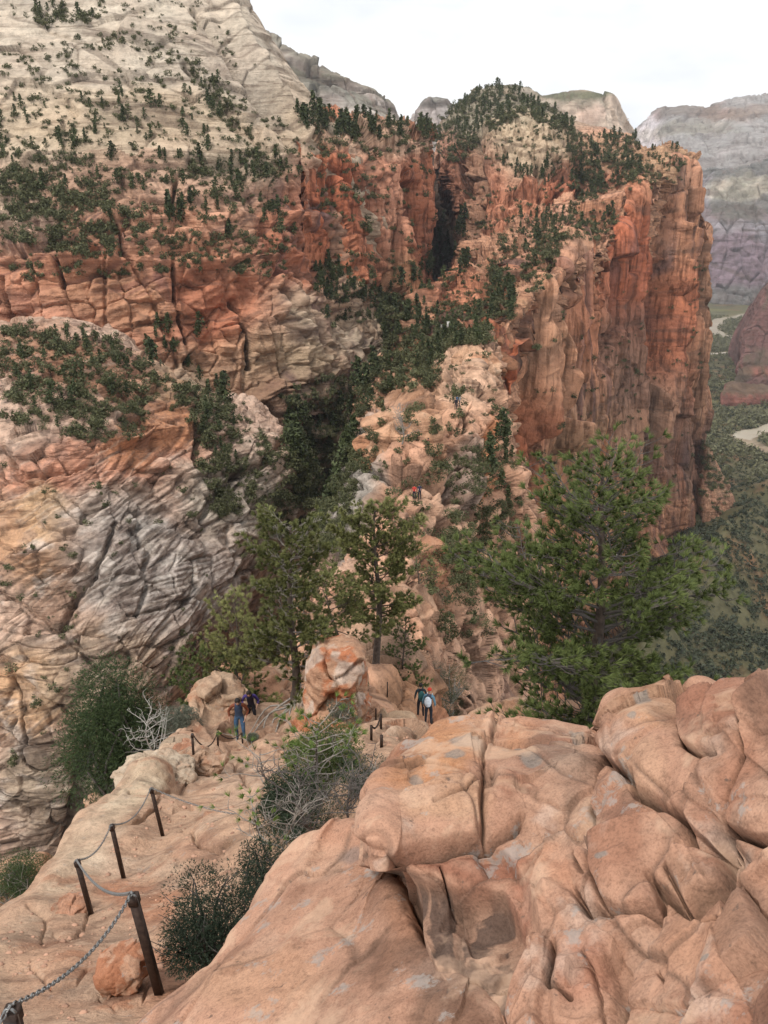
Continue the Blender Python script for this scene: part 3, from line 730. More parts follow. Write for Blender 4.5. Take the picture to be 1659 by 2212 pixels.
_cx = lambda y: np.interp(y, [0,150,300,450,650,900], [-45,-30,-20,15,52,70])
field('canyon_floor', lambda Y: np.linspace(0,1,200)[None,:]*(_cx(Y)+38+240)-240, np.linspace(5,900,420), z_canyon,
      lambda P,px,py: detail_color(zones(px,py,(.16,.11,.075),[],P=P), P, {'q':P[:,2]}, 2, 30), R_MID)
wl_a = np.array([60.,300.]); wl_b = np.array([392.,800.])
RIV = [[(1700,915),(1659,928),(1625,934),(1606,944),(1612,956),(1640,968),(1700,985)],
       [(1640,676),(1600,684),(1560,690),(1540,700),(1536,712),(1548,722),(1575,728),(1600,733)],[(1500,766),(1535,765),(1580,762)],
       [(1620,838),(1659,842),(1700,848)]]
RIVW = [[at_z(a_,b_,-330) for a_,b_ in r] for r in RIV]
def riv_d(P):
    return np.min([seg_dist(P[:,0], P[:,1], [(p[0],p[1]) for p in r]) for r in RIVW], 0)
def z_valley(P):
    ab = wl_b-wl_a; t = np.clip(((P[:,:2]-wl_a)@ab)/(ab@ab), -.6, 1.02)
    q = wl_a+t[:,None]*ab; dd = np.hypot(P[:,0]-q[:,0], P[:,1]-q[:,1])
    n = fbm(P,1/120,4,5)
    far = sstep(10,160,riv_d(P))
    return -330 + 78*np.exp(-dd/95)*(1+.5*n) + (fbm(P,1/160,4,6)*16 + fbm(P,1/25,3,7)*2.2)*far*sstep(4500,2500,P[:,1])
def c_valley(P, px, py):
    c = np.tile(np.array((.105,.10,.06)), (len(P),1))
    c = mixc(c, (.24,.13,.08), sstep(.1,.45,fbm(P,1/70,5,8))*.75)
    c = mixc(c, (.15,.15,.07), sstep(0,.4,fbm(P,1/200,3,9))*sstep(1000,1300,P[:,1])*.8)
    c = mixc(c, (.38,.31,.24), np.exp(-(riv_d(P)/22)**2)*.7)
    return detail_color(c, P, {'q':P[:,2]}, 3, 60, 1.2)
R_VAL = rock_mat('valley_ground', 6, .6, (0,0,0), 0, .3)
field('valley_floor', np.linspace(40,1000,420), np.linspace(60,2000,640), z_valley, c_valley, R_VAL)
field('far_valley_floor', np.linspace(-2500,4500,160), np.linspace(1990,7000,160), lambda P: z_valley(P)-.6, c_valley, R_VAL)
field('side_valley_floor', np.linspace(995,4500,120), np.linspace(60,2000,120), lambda P: z_valley(P)-.6, c_valley, R_VAL)
WATER = simple_mat('river_water', (.42,.36,.27), .25, 0, .12, .02)
for i,(r,w) in enumerate(zip(RIVW,(15,22,9,6))):
    A = np.array(r); T = np.linspace(0,len(A)-1,80); A = cr(A,T); tg = np.gradient(A,axis=0); tg/=np.linalg.norm(tg,axis=1)[:,None]
    nn = np.stack([-tg[:,1],tg[:,0],tg[:,2]*0],1); wv = w*(1+.25*np.sin(T*3.1))[:,None]
    V = np.stack([A-nn*wv, A-nn*wv*.3, A+nn*wv*.3, A+nn*wv],1); V[...,2] = -329.2
    o = mesh_np('river' if i<2 else 'road', V.reshape(-1,3), grid_faces(80,4), WATER if i<2 else simple_mat('road_surface',(.5,.43,.36),.9,var=.1,scale=.05)); o['kind']='structure'

# ---- distant mountains
def f_far(base, zs, seed, L=160, amp=26, veg=True):
    def f(P, N, px, py):
        d, a = rock_disp(P, (L*2.2, amp), (L*.5, L*2.2, amp*.32, amp*.35), (L*.2, L*.3, amp*.06, amp*.06), (L*.12, amp*.08), (L*.15, amp*.12), seed)
        c = zones(px, py, base, zs, P=P, wl=L)
        if veg: c = mixc(c, (.07,.08,.05), sstep(.5,.85,N[:,2]+.35*fbm(P,3/L,4,seed+3))*.6)
        a.pop('jc', None)
        c = mixc(c, (.20,.13,.11), streaks(P, seed+5, L*.12, L, .1, .5)*.4)
        return d, detail_color(c, P, a, seed, L, 1.1)
    return f
BK = {'top':[(0,500,-60),(0,300,-200)], 'bottom':[(0,-60,-200)]}
sheet('distant_mesa', [[(500,98,1750),(556,93,1700),(600,98,1680),(645,132,1660),(700,156,1650),(762,182,1650),(822,214,1650),(848,228,1660),(866,262,1700)],
 [(500,150,1650),(556,135,1600),(600,140,1580),(650,168,1560),(704,182,1550),(762,204,1555),(820,232,1560),(850,250,1590),(870,282,1640)],
 [(500,220,1560),(556,200,1520),(610,200,1500),(660,215,1490),(710,215,1500),(765,235,1505),(822,258,1510),(852,275,1540),(874,300,1600)],
 [(500,340,1500),(556,340,1460),(610,340,1450),(660,340,1450),(710,340,1450),(765,340,1460),(822,340,1470),(852,340,1500),(880,340,1560)]],
 f_far((.56,.50,.43),[(680,165,200,18,22,(.16,.14,.12),.85),(760,215,90,30,15,(.46,.42,.38),.7)],50,120,22), R_FAR, 2.2, pads=BK)
sheet('pointed_butte', [[(880,285,2600),(900,240,2500),(921,214,2450),(950,213,2450),(972,218,2450),(988,232,2480),(1010,262,2550)],
 [(875,300,2500),(896,262,2420),(920,240,2380),(950,240,2360),(975,245,2380),(995,262,2420),(1020,290,2500)],[(870,340,2450),(895,340,2380),(920,340,2350),(950,340,2340),(975,340,2350),(995,340,2400),(1020,340,2480)]],
 f_far((.50,.46,.43),[(950,222,60,12,0,(.14,.13,.11),.8)],51,120,18), R_FAR, 2.5, pads=BK)
sheet('flat_topped_butte', [[(1050,225,2150),(1085,192,2120),(1112,187,2100),(1140,196,2100),(1166,216,2100),(1200,204,2080),(1240,196,2060),(1285,204,2050),(1322,212,2060),(1342,246,2100),(1358,290,2200)],
 [(1050,240,2080),(1085,210,2040),(1112,206,2020),(1140,214,2010),(1168,224,2010),(1202,216,1990),(1242,212,1970),(1285,216,1960),(1318,222,1970),(1340,262,2010),(1362,300,2120)],
 [(1050,290,2020),(1085,270,1990),(1112,265,1970),(1142,262,1960),(1172,268,1950),(1204,270,1930),(1244,270,1920),(1286,272,1915),(1318,272,1930),(1344,290,1980),(1370,320,2080)],
 [(1050,380,1980),(1085,380,1950),(1112,380,1930),(1142,380,1920),(1172,380,1910),(1204,380,1890),(1244,380,1880),(1286,380,1880),(1325,380,1900),(1358,380,1960),(1390,380,2060)]],
 f_far((.66,.56,.46),[(1240,203,90,11,0,(.12,.13,.08),.9),(1110,215,60,40,20,(.17,.16,.13),.8),(1270,250,30,30,0,(.50,.36,.30),.5)],52,110,16), R_FAR, 2.2, pads=BK)
sheet('distant_range', [[(1340,330,5600),(1385,292,5300),(1412,252,5200),(1455,236,5100),(1528,238,5000),(1580,212,4900),(1630,202,4900),(1680,206,4900),(1900,215,4900)],
 [(1340,350,5200),(1388,318,4950),(1420,282,4800),(1460,268,4700),(1530,268,4650),(1582,250,4550),(1632,245,4500),(1682,248,4500),(1900,260,4500)],
 [(1340,400,4700),(1390,370,4500),(1425,345,4300),(1465,335,4250),(1530,335,4200),(1585,325,4150),(1635,320,4100),(1685,320,4100),(1900,330,4100)],
 [(1340,500,4200),(1390,470,4000),(1430,450,3900),(1470,440,3850),(1530,430,3850),(1590,420,3800),(1640,415,3750),(1690,415,3750),(1900,420,3750)],
 [(1340,620,4000),(1390,600,3800),(1430,600,3700),(1470,600,3600),(1530,600,3600),(1590,600,3600),(1640,600,3550),(1690,600,3550),(1900,600,3550)]],
 f_far((.72,.67,.67),[(1500,245,150,15,0,(.26,.17,.15),.7),(1600,240,90,22,-8,(.48,.30,.24),.6),(1480,285,120,20,-5,(.50,.45,.38),.7),(1560,400,150,40,0,(.20,.19,.15),.6)],53,260,46), R_FAR, 2.2, pads=BK)  # pale lilac base puts the haze of distance into the rock colour
sheet('valley_side_cliffs', [[(1340,470,3827),(1400,450,3769),(1480,440,3711),(1530,385,3653),(1575,368,3595),(1620,375,3572),(1680,362,3537),(1900,370,3537)],
 [(1340,500,3711),(1400,480,3653),(1480,470,3595),(1532,430,3503),(1578,425,3456),(1622,430,3421),(1682,425,3398),(1900,430,3398)],
 [(1340,540,3595),(1400,530,3537),(1480,520,3479),(1534,480,3363),(1580,478,3317),(1625,480,3305),(1684,478,3305),(1900,480,3305)],
 [(1340,600,3572),(1400,600,3479),(1480,590,3421),(1536,570,3294),(1582,570,3248),(1627,570,3236),(1686,570,3236),(1900,570,3236)],
 [(1340,680,3549),(1400,680,3456),(1480,680,3363),(1536,650,3224),(1582,655,3178),(1627,655,3166),(1686,655,3166),(1900,655,3166)]],
 f_far((.30,.28,.29),[(1600,405,90,34,0,(.62,.56,.46),.85),(1600,460,150,20,0,(.20,.15,.14),.7),(1590,560,160,60,0,(.19,.13,.15),.7),(1580,640,160,30,0,(.14,.14,.12),.7)],54,150,34), R_FAR, 2.2, pads={'top':[(0,300,0),(0,300,-200)],'bottom':[(0,-60,-120)]})  # haze painted as grey-blue base, sunlit knobs as cream, shaded band as purple
sheet('side_canyon_tower', [[(1602,790,1780),(1606,730,1790),(1624,670,1800),(1652,615,1810),(1690,585,1820),(1760,590,1830),(1900,600,1850)],
 [(1598,800,1700),(1606,750,1710),(1624,700,1720),(1652,650,1730),(1682,630,1740),(1760,630,1750),(1900,640,1770)],
 [(1594,812,1650),(1602,790,1660),(1614,770,1670),(1644,750,1680),(1684,750,1690),(1760,750,1700),(1900,750,1720)],
 [(1576,840,1600),(1594,835,1600),(1616,830,1610),(1646,825,1620),(1686,825,1630),(1760,825,1640),(1900,825,1660)]],
 f_far((.17,.10,.09),[(1640,800,60,14,0,(.28,.13,.10),.7)],55,70,12), R_FAR, 2.2, pads={'left':[(75,120,-40)],'top':[(60,200,-60)],'bottom':[(0,-20,-60)]})
sheet('low_red_outcrop', [[(1566,836,1560),(1584,826,1550),(1610,829,1545),(1640,834,1540),(1690,836,1540)],[(1564,842,1520),(1584,838,1515),(1612,840,1510),(1642,836,1505),(1680,838,1505)],[(1556,856,1490),(1582,856,1485),(1612,858,1480),(1642,858,1478),(1680,858,1478)]],
 f_far((.22,.11,.09),[],56,22,4,True), R_FAR, 2, pads={'left':[(40,60,-30)],'top':[(15,40,-50)],'bottom':[(0,-20,-60)]})
sheet('wall_foot_spur', [[(1518,950,800),(1536,970,790),(1548,1000,780),(1560,1040,770)],[(1520,1010,770),(1543,1030,755),(1560,1050,750),(1580,1070,750)],[(1515,1090,745),(1540,1095,735),(1560,1100,735),(1582,1110,735)]],
 f_far((.38,.24,.17),[],57,18,3,True), R_MID, 2, pads={'left':[(10,60,0)],'top':[(0,40,-20)],'right':[(30,20,-40)],'bottom':[(10,-20,-60)]})
# ================================================================ FOREGROUND OUTCROP
def crack(d, px, py, pts, w, dep):
    e = seg_dist(px, py, pts)
    return d - dep*(.70*np.exp(-(e/w)**2) + .30*np.exp(-e/(w*3.0)))
S_C = (.52,.33,.24)
def stain(c, P, px, py, polys, colr, st, w=30):
    n = fbm(P, 5, 4, 66)*30
    for pl in polys: c = mixc(c, colr, poly_soft(px+n, py+n*.7, pl, w)*st)
    return c
def f_leftslab(P, N, px, py):
    d, a = rock_disp(P, (1.3, .045), None, (.5, .4, .006, .004), (.25, .006), (.14, .012), 60)
    d += .006*np.tanh(noise(P,5,71)*5)
    d += -.012*sstep(.35,.6,noise(P,3.2,4)) 
    d = crack(d, px, py, [(640,1905),(700,1880),(760,1890)], 4, .004)
    c = zones(px, py, S_C, [(830,1870,60,60,0,(.48,.28,.19),.6),(700,1850,60,50,0,(.55,.38,.28),.6),(960,2110,110,60,30,(.26,.18,.14),.8),(880,1960,50,80,0,(.48,.27,.18),.6),(560,2130,160,80,0,(.55,.36,.25),.6),(770,1845,36,22,0,(.25,.22,.20),.6)], P=P, wl=.4)
    blot = sstep(.15,.4,fbm(P,2.6,4,88)); c = mixc(c, (.58,.41,.31), blot*.5)
    wet = sstep(-.05,.22,fbm(P,3.4,4,99)+.55*poly_soft(px,py,[(800,2030),(950,2010),(1080,2140),(1090,2260),(900,2260),(780,2150)],90)-.45); c = mixc(c, (.25,.15,.105), wet*.7)
    return d, detail_color(c, P, a, 60, .5, .7)
sheet('rock_outcrop', [
 [(705,1786,3.0),(735,1772,3.0),(790,1768,2.95),(845,1775,2.9)],
 [(648,1852,2.85),(700,1850,2.8),(780,1850,2.7),(852,1852,2.6)],
 [(590,1952,2.6),(660,1950,2.5),(760,1945,2.4),(862,1935,2.25)],
 [(520,2045,2.35),(620,2050,2.2),(770,2050,2.05),(925,2045,1.9)],
 [(420,2140,2.15),(550,2150,2.0),(760,2150,1.8),(1050,2150,1.62)],
 [(300,2250,2.0),(480,2260,1.8),(740,2260,1.6),(1085,2250,1.45)],
 [(160,2420,1.9),(400,2440,1.6),(700,2440,1.4),(1120,2440,1.25)]], f_leftslab, R_FORE, 2.0,
 pads={'left':[(-.25,.12,-.5),(-.3,.1,-2.5)],'right':[(.05,.02,-.22),(.03,.0,-.6)],'top':[(0,.3,-.5),(0,.2,-2)]})

WEDGE = [(1449,1896),(1499,1986),(1574,1921),(1570,1860),(1530,1846),(1484,1848)]
def f_main(P, N, px, py):
    d, a = rock_disp(P, (1.1, .05), None, (.30, .24, .008, .008), (.20, .006), (.12, .012), 61, (.3,.2))
    d += .010*np.tanh(noise(P,5,71)*5) + .005*np.tanh(noise(P,14,72)*5)*sstep(0,.3,noise(P,2,73))
    CR = np.zeros(len(P))
    Wq = P + np.stack([fbm(P,2.5,4,81+k) for k in range(3)],1)*.16
    Wq = P+(Wq-P)*.45; f_, r_, r2_, t_l = cells(Wq, (2.6,2.6,3.4), 84); mk = sstep(-.1,.25,noise(P,1.7,85))
    d += t_l*.075*(.35+.65*sstep(1180,1400,px)) + ((r_-.5)*.045*sstep(0,.05,f_) - .016*(1-sstep(0,.035,f_)))*mk; CR = np.maximum(CR, (1-sstep(0,.03,f_))*mk*.7)
    lg = np.tanh(noise(np.stack([P[:,0]*1.2,P[:,1]*1.2,(P[:,2]+.35*P[:,1]+.1*P[:,0])*11],1),1,86)*4); d += .007*lg*sstep(-.1,.3,noise(P,1.3,87))
    wob = fbm(P,6,3,14)*9
    qx, qy = px+wob, py+fbm(P,6,3,15)*9
    mid = poly_soft(qx,qy,[(760,1640),(960,1540),(1072,1540),(1072,1573),(1044,1640),(1044,1790),(1052,1801),(994,1811),(914,1826),(849,1856),(829,1836),(780,1800)],18.096)
    d += .04*mid
    d += .62*.03*poly_soft(qx,qy,[(1060,1540),(1320,1560),(1300,1700),(1270,1900),(1180,1960),(1124,1756),(1052,1801),(1046,1640)],24.128)
    # recessed band under the ledge, then the hollow
    d -= .055*poly_soft(qx,qy,[(849,1860),(914,1830),(994,1815),(1060,1808),(1105,1860),(1140,1930),(1160,2010),(1130,2080),(1085,2150),(1000,2200),(850,2100),(840,1900)],24.128)
    basin = poly_soft(qx,qy,[(862,1905),(950,1900),(1075,1911),(1110,1955),(1146,2000),(1150,2035),(1128,2080),(1100,2110),(1079,2150),(1000,2180),(880,2060)],21.112)
    d -= .085*basin*(.75+.25*noise(P,3,8)); d -= basin*.02*sstep(.1,.3,noise(P,9,18))
    d -= .03*basin*sstep(1960,1905,py)
    d -= .42*poly_soft(px,py,[(760,1880),(855,1905),(925,2050),(1055,2160),(1085,2250),(1110,2520),(600,2520),(600,1900)],30)
    # big right hand rock face and its overhang
    face = poly_soft(qx,qy,[(1319,1655),(1374,1695),(1384,1728),(1432,1755),(1489,1792),(1470,1850),(1449,1896),(1409,1906),(1432,1966),(1349,1976),(1309,1966),(1289,1881),(1281,1836),(1284,1751),(1296,1681)],12.064)
    d += .03*face
    cap = poly_soft(qx,qy,[(1312,1585),(1345,1500),(1480,1470),(1700,1480),(1700,1600),(1640,1660),(1580,1776),(1565,1850),(1489,1786),(1429,1746),(1379,1718),(1369,1688),(1319,1648)],13.572)
    d += .06*cap
    d += .62*.05*poly_soft(qx,qy,[(1505,1560),(1560,1530),(1700,1530),(1700,1600),(1620,1655),(1569,1661),(1544,1663),(1504,1641),(1490,1611)],13.572)
    d += .62*.10*poly_soft(qx,qy,[(1720,1540),(1659,1590),(1629,1681),(1581,1776),(1581,1796),(1659,1828),(1740,1850)],12.064)
    d += .9*.06*poly_soft(px+wob*.4,py+wob*.4,WEDGE,7)
    d += .62*.05*poly_soft(qx,qy,[(1570,1800),(1660,1835),(1740,1860),(1740,1900),(1609,1960),(1590,1920)],12.064)
    d += .62*.04*poly_soft(qx,qy,[(1409,1906),(1449,1896),(1499,1990),(1479,1966)],9.048)
    d += .62*.10*poly_soft(qx,qy,[(1740,1850),(1659,1906),(1609,1970),(1589,2025),(1560,2110),(1530,2260),(1500,2500),(1900,2500),(1900,1850)],18.096)
    d += .62*.05*poly_soft(qx,qy,[(1359,2085),(1414,2036),(1434,1985),(1500,2003),(1589,2025),(1560,2110),(1530,2300),(1345,2300),(1346,2126)],13.572)
    d += .62*.045*poly_soft(qx,qy,[(1149,2026),(1199,2045),(1199,2101),(1180,2160),(1160,2300),(1095,2300),(1080,2190),(1109,2101)],18.096)
    d += .62*.03*poly_soft(qx,qy,[(1150,1930),(1254,1941),(1274,1981),(1320,2100),(1330,2260),(1200,2260),(1205,2060),(1160,2010)],21.112)
    for pts, w, dep in (([(1072,1565),(1044,1621),(1042,1671),(1042,1711),(1044,1751),(1044,1791),(1052,1801)],4,.045),([(829,1836),(849,1856),(914,1826),(994,1811),(1052,1801),(1099,1773),(1124,1756)],5,.09),
        ([(1319,1581),(1309,1641),(1294,1681),(1284,1751),(1281,1836),(1289,1881),(1309,1961)],4,.055),([(1319,1651),(1374,1691),(1379,1721),(1429,1746),(1489,1786),(1500,1830)],6,.06),
        ([(1499,1576),(1486,1611),(1499,1641),(1544,1663),(1569,1661)],4,.05),([(1659,1590),(1629,1681),(1579,1776),(1579,1796),(1659,1830)],4,.05),([(1254,1941),(1274,1981),(1289,1966),(1349,1980),(1429,1969),(1434,1931)],4.5,.07),
        ([(1434,1981),(1414,2031),(1359,2081),(1344,2126),(1341,2230)],4.5,.07),([(1409,1906),(1479,1966),(1514,2004),(1549,1990),(1589,2021),(1609,1966)],5,.06),(WEDGE+WEDGE[:1],3.5,.04),([(1570,1800),(1590,1850),(1600,1920),(1625,1955)],4,.06),
        ([(1149,2026),(1109,2101),(1084,2141),(1079,2181),(1099,2240)],5,.06),([(1199,2041),(1199,2101),(1189,2136),(1239,2166)],4,.05),([(945,1748),(985,1732),(1010,1720),(1030,1700)],3,.022),([(955,1860),(960,1905)],3,.05),
        ([(849,1856),(856,1900),(862,1925)],6,.10),([(1040,1690),(1062,1700),(1060,1672),(1044,1665)],8,.05),([(1254,1860),(1275,1900)],3,.03),([(1420,2100),(1440,2130)],3,.02),([(1260,2060),(1300,2160),(1310,2230)],3,.02)):
        d = crack(d, qx, qy, pts, w, dep*1.25); CR = np.maximum(CR, np.exp(-(seg_dist(qx, qy, pts)/(w*.75))**2)*min(1, dep*22))
    c = zones(px, py, S_C, [(940,1640,130,60,-30,(.52,.28,.16),.75),(1130,1610,60,50,0,(.52,.29,.18),.6),(1200,1640,90,60,0,(.53,.42,.33),.6),(960,1740,90,50,0,(.56,.38,.26),.6),(1180,1790,90,90,0,(.50,.34,.25),.6),
        (1180,1880,110,50,0,(.50,.27,.18),.6),(1360,1820,70,110,0,(.36,.20,.14),.8),(1430,1560,90,60,0,(.54,.34,.22),.6),(1400,1700,60,60,0,(.56,.38,.27),.6),(1580,1600,80,60,0,(.38,.20,.14),.7),(1490,1930,60,60,0,(.38,.25,.18),.7),
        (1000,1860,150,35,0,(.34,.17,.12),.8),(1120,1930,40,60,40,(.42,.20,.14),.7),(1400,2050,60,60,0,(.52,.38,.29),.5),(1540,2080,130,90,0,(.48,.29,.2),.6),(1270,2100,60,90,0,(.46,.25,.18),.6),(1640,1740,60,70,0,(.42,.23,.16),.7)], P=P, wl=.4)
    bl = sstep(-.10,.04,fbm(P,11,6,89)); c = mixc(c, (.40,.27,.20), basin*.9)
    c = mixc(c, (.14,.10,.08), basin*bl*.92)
    bl = sstep(.15,.4,fbm(P,3.3,4,90)); c = mixc(c, (.58,.42,.32), bl*.4*(1-basin))
    bl = sstep(.10,.3,fbm(P,6,4,92)); c = mixc(c, (.26,.16,.12), face*bl*.6)
    bl = sstep(.08,.3,fbm(P,2.2,6,94)); c = mixc(c, (.29,.15,.105), bl*.7*(1-basin))
    bl = sstep(.2,.4,fbm(P,4,6,95)); c = mixc(c, (.64,.52,.43), bl*.5*(1-basin))
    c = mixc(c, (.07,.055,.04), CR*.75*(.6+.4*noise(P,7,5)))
    for x,y,rx,ry in ((1150,1655,26,18),(1245,1596,14,8),(1405,1568,16,9),(1390,1600,10,7),(1500,1575,22,12),(1560,1540,26,12),(985,1640,26,12),(1010,1615,40,9),(1120,1600,14,10),(1185,1560,20,7),(1585,2147,14,10),(1640,1880,12,9),(1330,1880,16,10),(905,1700,18,14),(1470,1740,14,9)):
        n = fbm(P,9,3,int(x)%97)*14
        t = 1-sstep(.7,1.1,np.hypot((px-x+n)/rx,(py-y+n)/ry)); c = mixc(c, (.30,.29,.26), t*.7)
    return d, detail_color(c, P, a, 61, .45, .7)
sheet('boulder_outcrop', [
 [(866,1655,2.75),(915,1615,2.9),(965,1585,3.0),(1040,1578,3.0),(1130,1575,3.0),(1240,1588,2.95),(1305,1600,2.9),(1338,1566,2.75),(1400,1550,2.7),(1490,1540,2.65),(1540,1520,2.6),(1659,1548,2.4),(1780,1560,2.3)],
 [(812,1692,2.5),(880,1660,2.6),(960,1630,2.65),(1045,1620,2.65),(1130,1615,2.65),(1235,1620,2.6),(1300,1625,2.55),(1345,1600,2.45),(1400,1585,2.4),(1500,1570,2.35),(1560,1560,2.25),(1659,1580,2.05),(1780,1590,1.9)],
 [(794,1760,2.25),(870,1740,2.3),(955,1720,2.3),(1045,1700,2.35),(1130,1700,2.35),(1225,1700,2.3),(1290,1700,2.25),(1345,1690,2.15),(1405,1680,2.1),(1490,1670,2.05),(1560,1660,1.95),(1659,1680,1.8),(1780,1690,1.65)],
 [(818,1835,2.05),(870,1835,2.05),(950,1825,2.05),(1045,1800,2.1),(1130,1790,2.1),(1220,1790,2.08),(1285,1790,2.0),(1350,1790,1.92),(1410,1790,1.88),(1490,1780,1.82),(1560,1780,1.75),(1659,1790,1.62),(1780,1800,1.5)],
 [(820,1930,1.98),(870,1930,1.95),(950,1930,1.92),(1045,1930,1.9),(1130,1930,1.86),(1220,1930,1.82),(1285,1930,1.76),(1350,1930,1.7),(1410,1930,1.66),(1490,1930,1.62),(1560,1930,1.55),(1659,1930,1.46),(1780,1930,1.36)],
 [(820,2070,1.72),(870,2070,1.70),(950,2070,1.67),(1045,2070,1.63),(1130,2070,1.6),(1220,2070,1.57),(1285,2070,1.53),(1350,2070,1.5),(1410,2070,1.46),(1490,2070,1.4),(1560,2070,1.34),(1659,2070,1.27),(1780,2070,1.18)],
 [(820,2250,1.48),(870,2250,1.46),(950,2250,1.43),(1045,2250,1.4),(1130,2250,1.37),(1220,2250,1.34),(1285,2250,1.31),(1350,2250,1.28),(1410,2250,1.24),(1490,2250,1.19),(1560,2250,1.14),(1659,2250,1.08),(1780,2250,1.0)],
 [(820,2480,1.25),(870,2480,1.23),(950,2480,1.2),(1045,2480,1.18),(1130,2480,1.15),(1220,2480,1.12),(1285,2480,1.1),(1350,2480,1.07),(1410,2480,1.04),(1490,2480,1.0),(1560,2480,.96),(1659,2480,.9),(1780,2480,.84)]],
 f_main, R_FORE, 1.7, pads={'top':[(0,.18,-.12),(0,.4,-.7),(0,.4,-3)],'left':[(-.03,.06,-.2),(0,.05,-.5)]})

# ---------------------------------------------------------------- free standing lumps of rock
def lump(name, px, py, Y, w, h, dpt, seed, mat, base, zs=(), tilt=0, res=150, sq=2.4, amp=.12, lay=.0, structure=True, rz=0.0):
    """a rounded block: superellipsoid pushed in and out by cracks and noise; w,h,dpt in metres, centre on the sight line"""
    c0 = at(px, py, Y)
    u = np.linspace(0, 2*pi, res, endpoint=False); v = np.linspace(-pi/2, pi/2, res//2)
    U, Vv = np.meshgrid(u, v)
    D = np.stack([np.cos(Vv)*np.cos(U), np.cos(Vv)*np.sin(U), np.sin(Vv)], -1).reshape(-1, 3)
    D /= ((np.abs(D)**sq).sum(1)**(1/sq))[:, None]
    P = D*np.array([w/2, dpt/2, h/2])
    N = D/np.linalg.norm(D, axis=1)[:, None]
    s = min(w, h, dpt)
    X = P+seed*3.3
    d = fbm(X, 1.1/s, 3, seed)*amp*2*s
    f, r, r2, tl = cells(X+fbm(X,1.4/s,3,3)[:,None]*.35*s, (1.15/s,1.15/s,1.5/s), seed+1)
    d += (tl*amp*2.2+(r-.5)*amp*1.3*sstep(0,.1,f) - .03*(1-sstep(0,.06,f)))*s
    q = X[:,2]+.35*X[:,0]
    if lay: d += lay*s*np.tanh(noise(np.stack([X[:,0]*.6/s,X[:,1]*.6/s,q*9/s],1),1,seed+4)*3)
    d += fbm(X, 7/s, 3, seed+2)*.03*s
    P = P + N*d[:, None]
    a = radians(tilt); R = np.array([[cos(a),0,sin(a)],[0,1,0],[-sin(a),0,cos(a)]]); b = rz
    Rz = np.array([[cos(b),-sin(b),0],[sin(b),cos(b),0],[0,0,1]]); P = P@R.T@Rz.T
    c = np.tile(np.array(base,float),(len(P),1))
    for colr, lo, hi, st, sd in zs: c = mixc(c, colr, sstep(lo,hi,fbm(X,2/s,4,sd))*st)
    c = detail_color(c, X, {'q':q,'br':r2}, seed, s, .9)
    n = res
    o = mesh_np(name, P, grid_faces(res//2, res, True), mat, c)
    o.location = c0
    if structure: o['kind'] = 'structure'
    TERR.append(((P+c0).astype(np.float32), N.astype(np.float32)))
    return o
OR = (.56,.36,.25)
ZS = (((.47,.24,.15),.0,.4,.6,3),((.62,.48,.36),.1,.4,.6,5))
ZB = (((.55,.25,.15),-.05,.1,.9,3),((.70,.58,.48),.05,.2,.9,5))
lump('rock_knob', 716, 1500, 24.2, 2.0, 3.7, 2.6, 1, R_SLAB, OR, ZB, tilt=14, lay=.03, res=240)
lump('rock_knob', 758, 1560, 24.2, 1.1, 2.4, 2.0, 9, R_SLAB, OR, ZB, tilt=18, lay=.03)
lump('rock_knob', 478, 1512, 26.5, 1.9, 1.5, 2, 2, R_SLAB, (.60,.45,.33), ZS, lay=.03, res=180)
lump('rock_knob', 850, 1598, 27, 2.0, 1.8, 2.2, 4, R_SLAB, (.60,.44,.31), ZS, lay=.03, tilt=-10, res=180)
lump('rock_knob', 905, 1625, 25, 1.6, .9, 2.2, 5, R_SLAB, (.62,.46,.33), ZS, tilt=25)
lump('rock_knob', 830, 1655, 22, 1.5, 2.4, 2.2, 6, R_SLAB, (.56,.36,.25), ZS, tilt=-8)
lump('rock_knob', 885, 1215, 73, 5.6, 4.6, 6, 7, R_MID, (.58,.37,.25), ZS, lay=.03)
lump('rock_knob', 925, 1245, 71, 4.2, 6.6, 5, 8, R_MID, (.52,.32,.22), ZS, lay=.03)
lump('rock_knob', 865, 965, 115, 12, 9, 12, 12, R_MID, (.60,.39,.27), ZS, tilt=-18, lay=.03, res=240)
lump('rock_knob', 850, 1330, 50, 4.5, 3.6, 5, 13, R_MID, (.57,.38,.27), ZS, lay=.03)
lump('rock_knob', 1000, 815, 200, 15, 11, 18, 14, R_MID, (.60,.41,.29), ZS, lay=.04, tilt=-30, res=220)
lump('rock_knob', 335, 1672, 15.2, 1.7, .5, 1.4, 21, R_SLAB, (.64,.54,.42), (), res=180)
lump('rock_knob', 402, 1632, 17, .8, .4, .9, 22, R_SLAB, (.50,.29,.2), ZS)
lump('rock_knob', 425, 1650, 16.2, 1.3, .5, .9, 23, R_SLAB, (.58,.42,.31), ZS)
# loose stones a walker could shove
o = lump('loose_rock', 266, 2092, 4.62, .37, .26, .37, 31, R_FORE, (.46,.24,.155), (((.60,.42,.31),.05,.25,.7,5),), tilt=-12, structure=False, amp=.07, sq=3)
tag(o, 'squarish red brown rock lying left of the foot of the nearest full chain post', 'rock')
o = lump('loose_rock', 152, 1968, 7.8, .42, .22, .42, 32, R_SLAB, (.56,.34,.24), ZS, structure=False, amp=.10, sq=3.2)
tag(o, 'flat pinkish rock near the left brink, left of the foot of the second chain post', 'rock')
o = lump('loose_rock', 398, 1610, 19, .55, .42, .5, 33, R_SLAB, (.50,.27,.18), (), structure=False, amp=.06)
tag(o, 'small rounded orange rock on the ledge left of the lone far chain post', 'rock')
o = lump('loose_rock', 112, 2146, 4.75, .15, .10, .15, 34, R_FORE, (.45,.24,.16), ZS, structure=False, amp=.08)
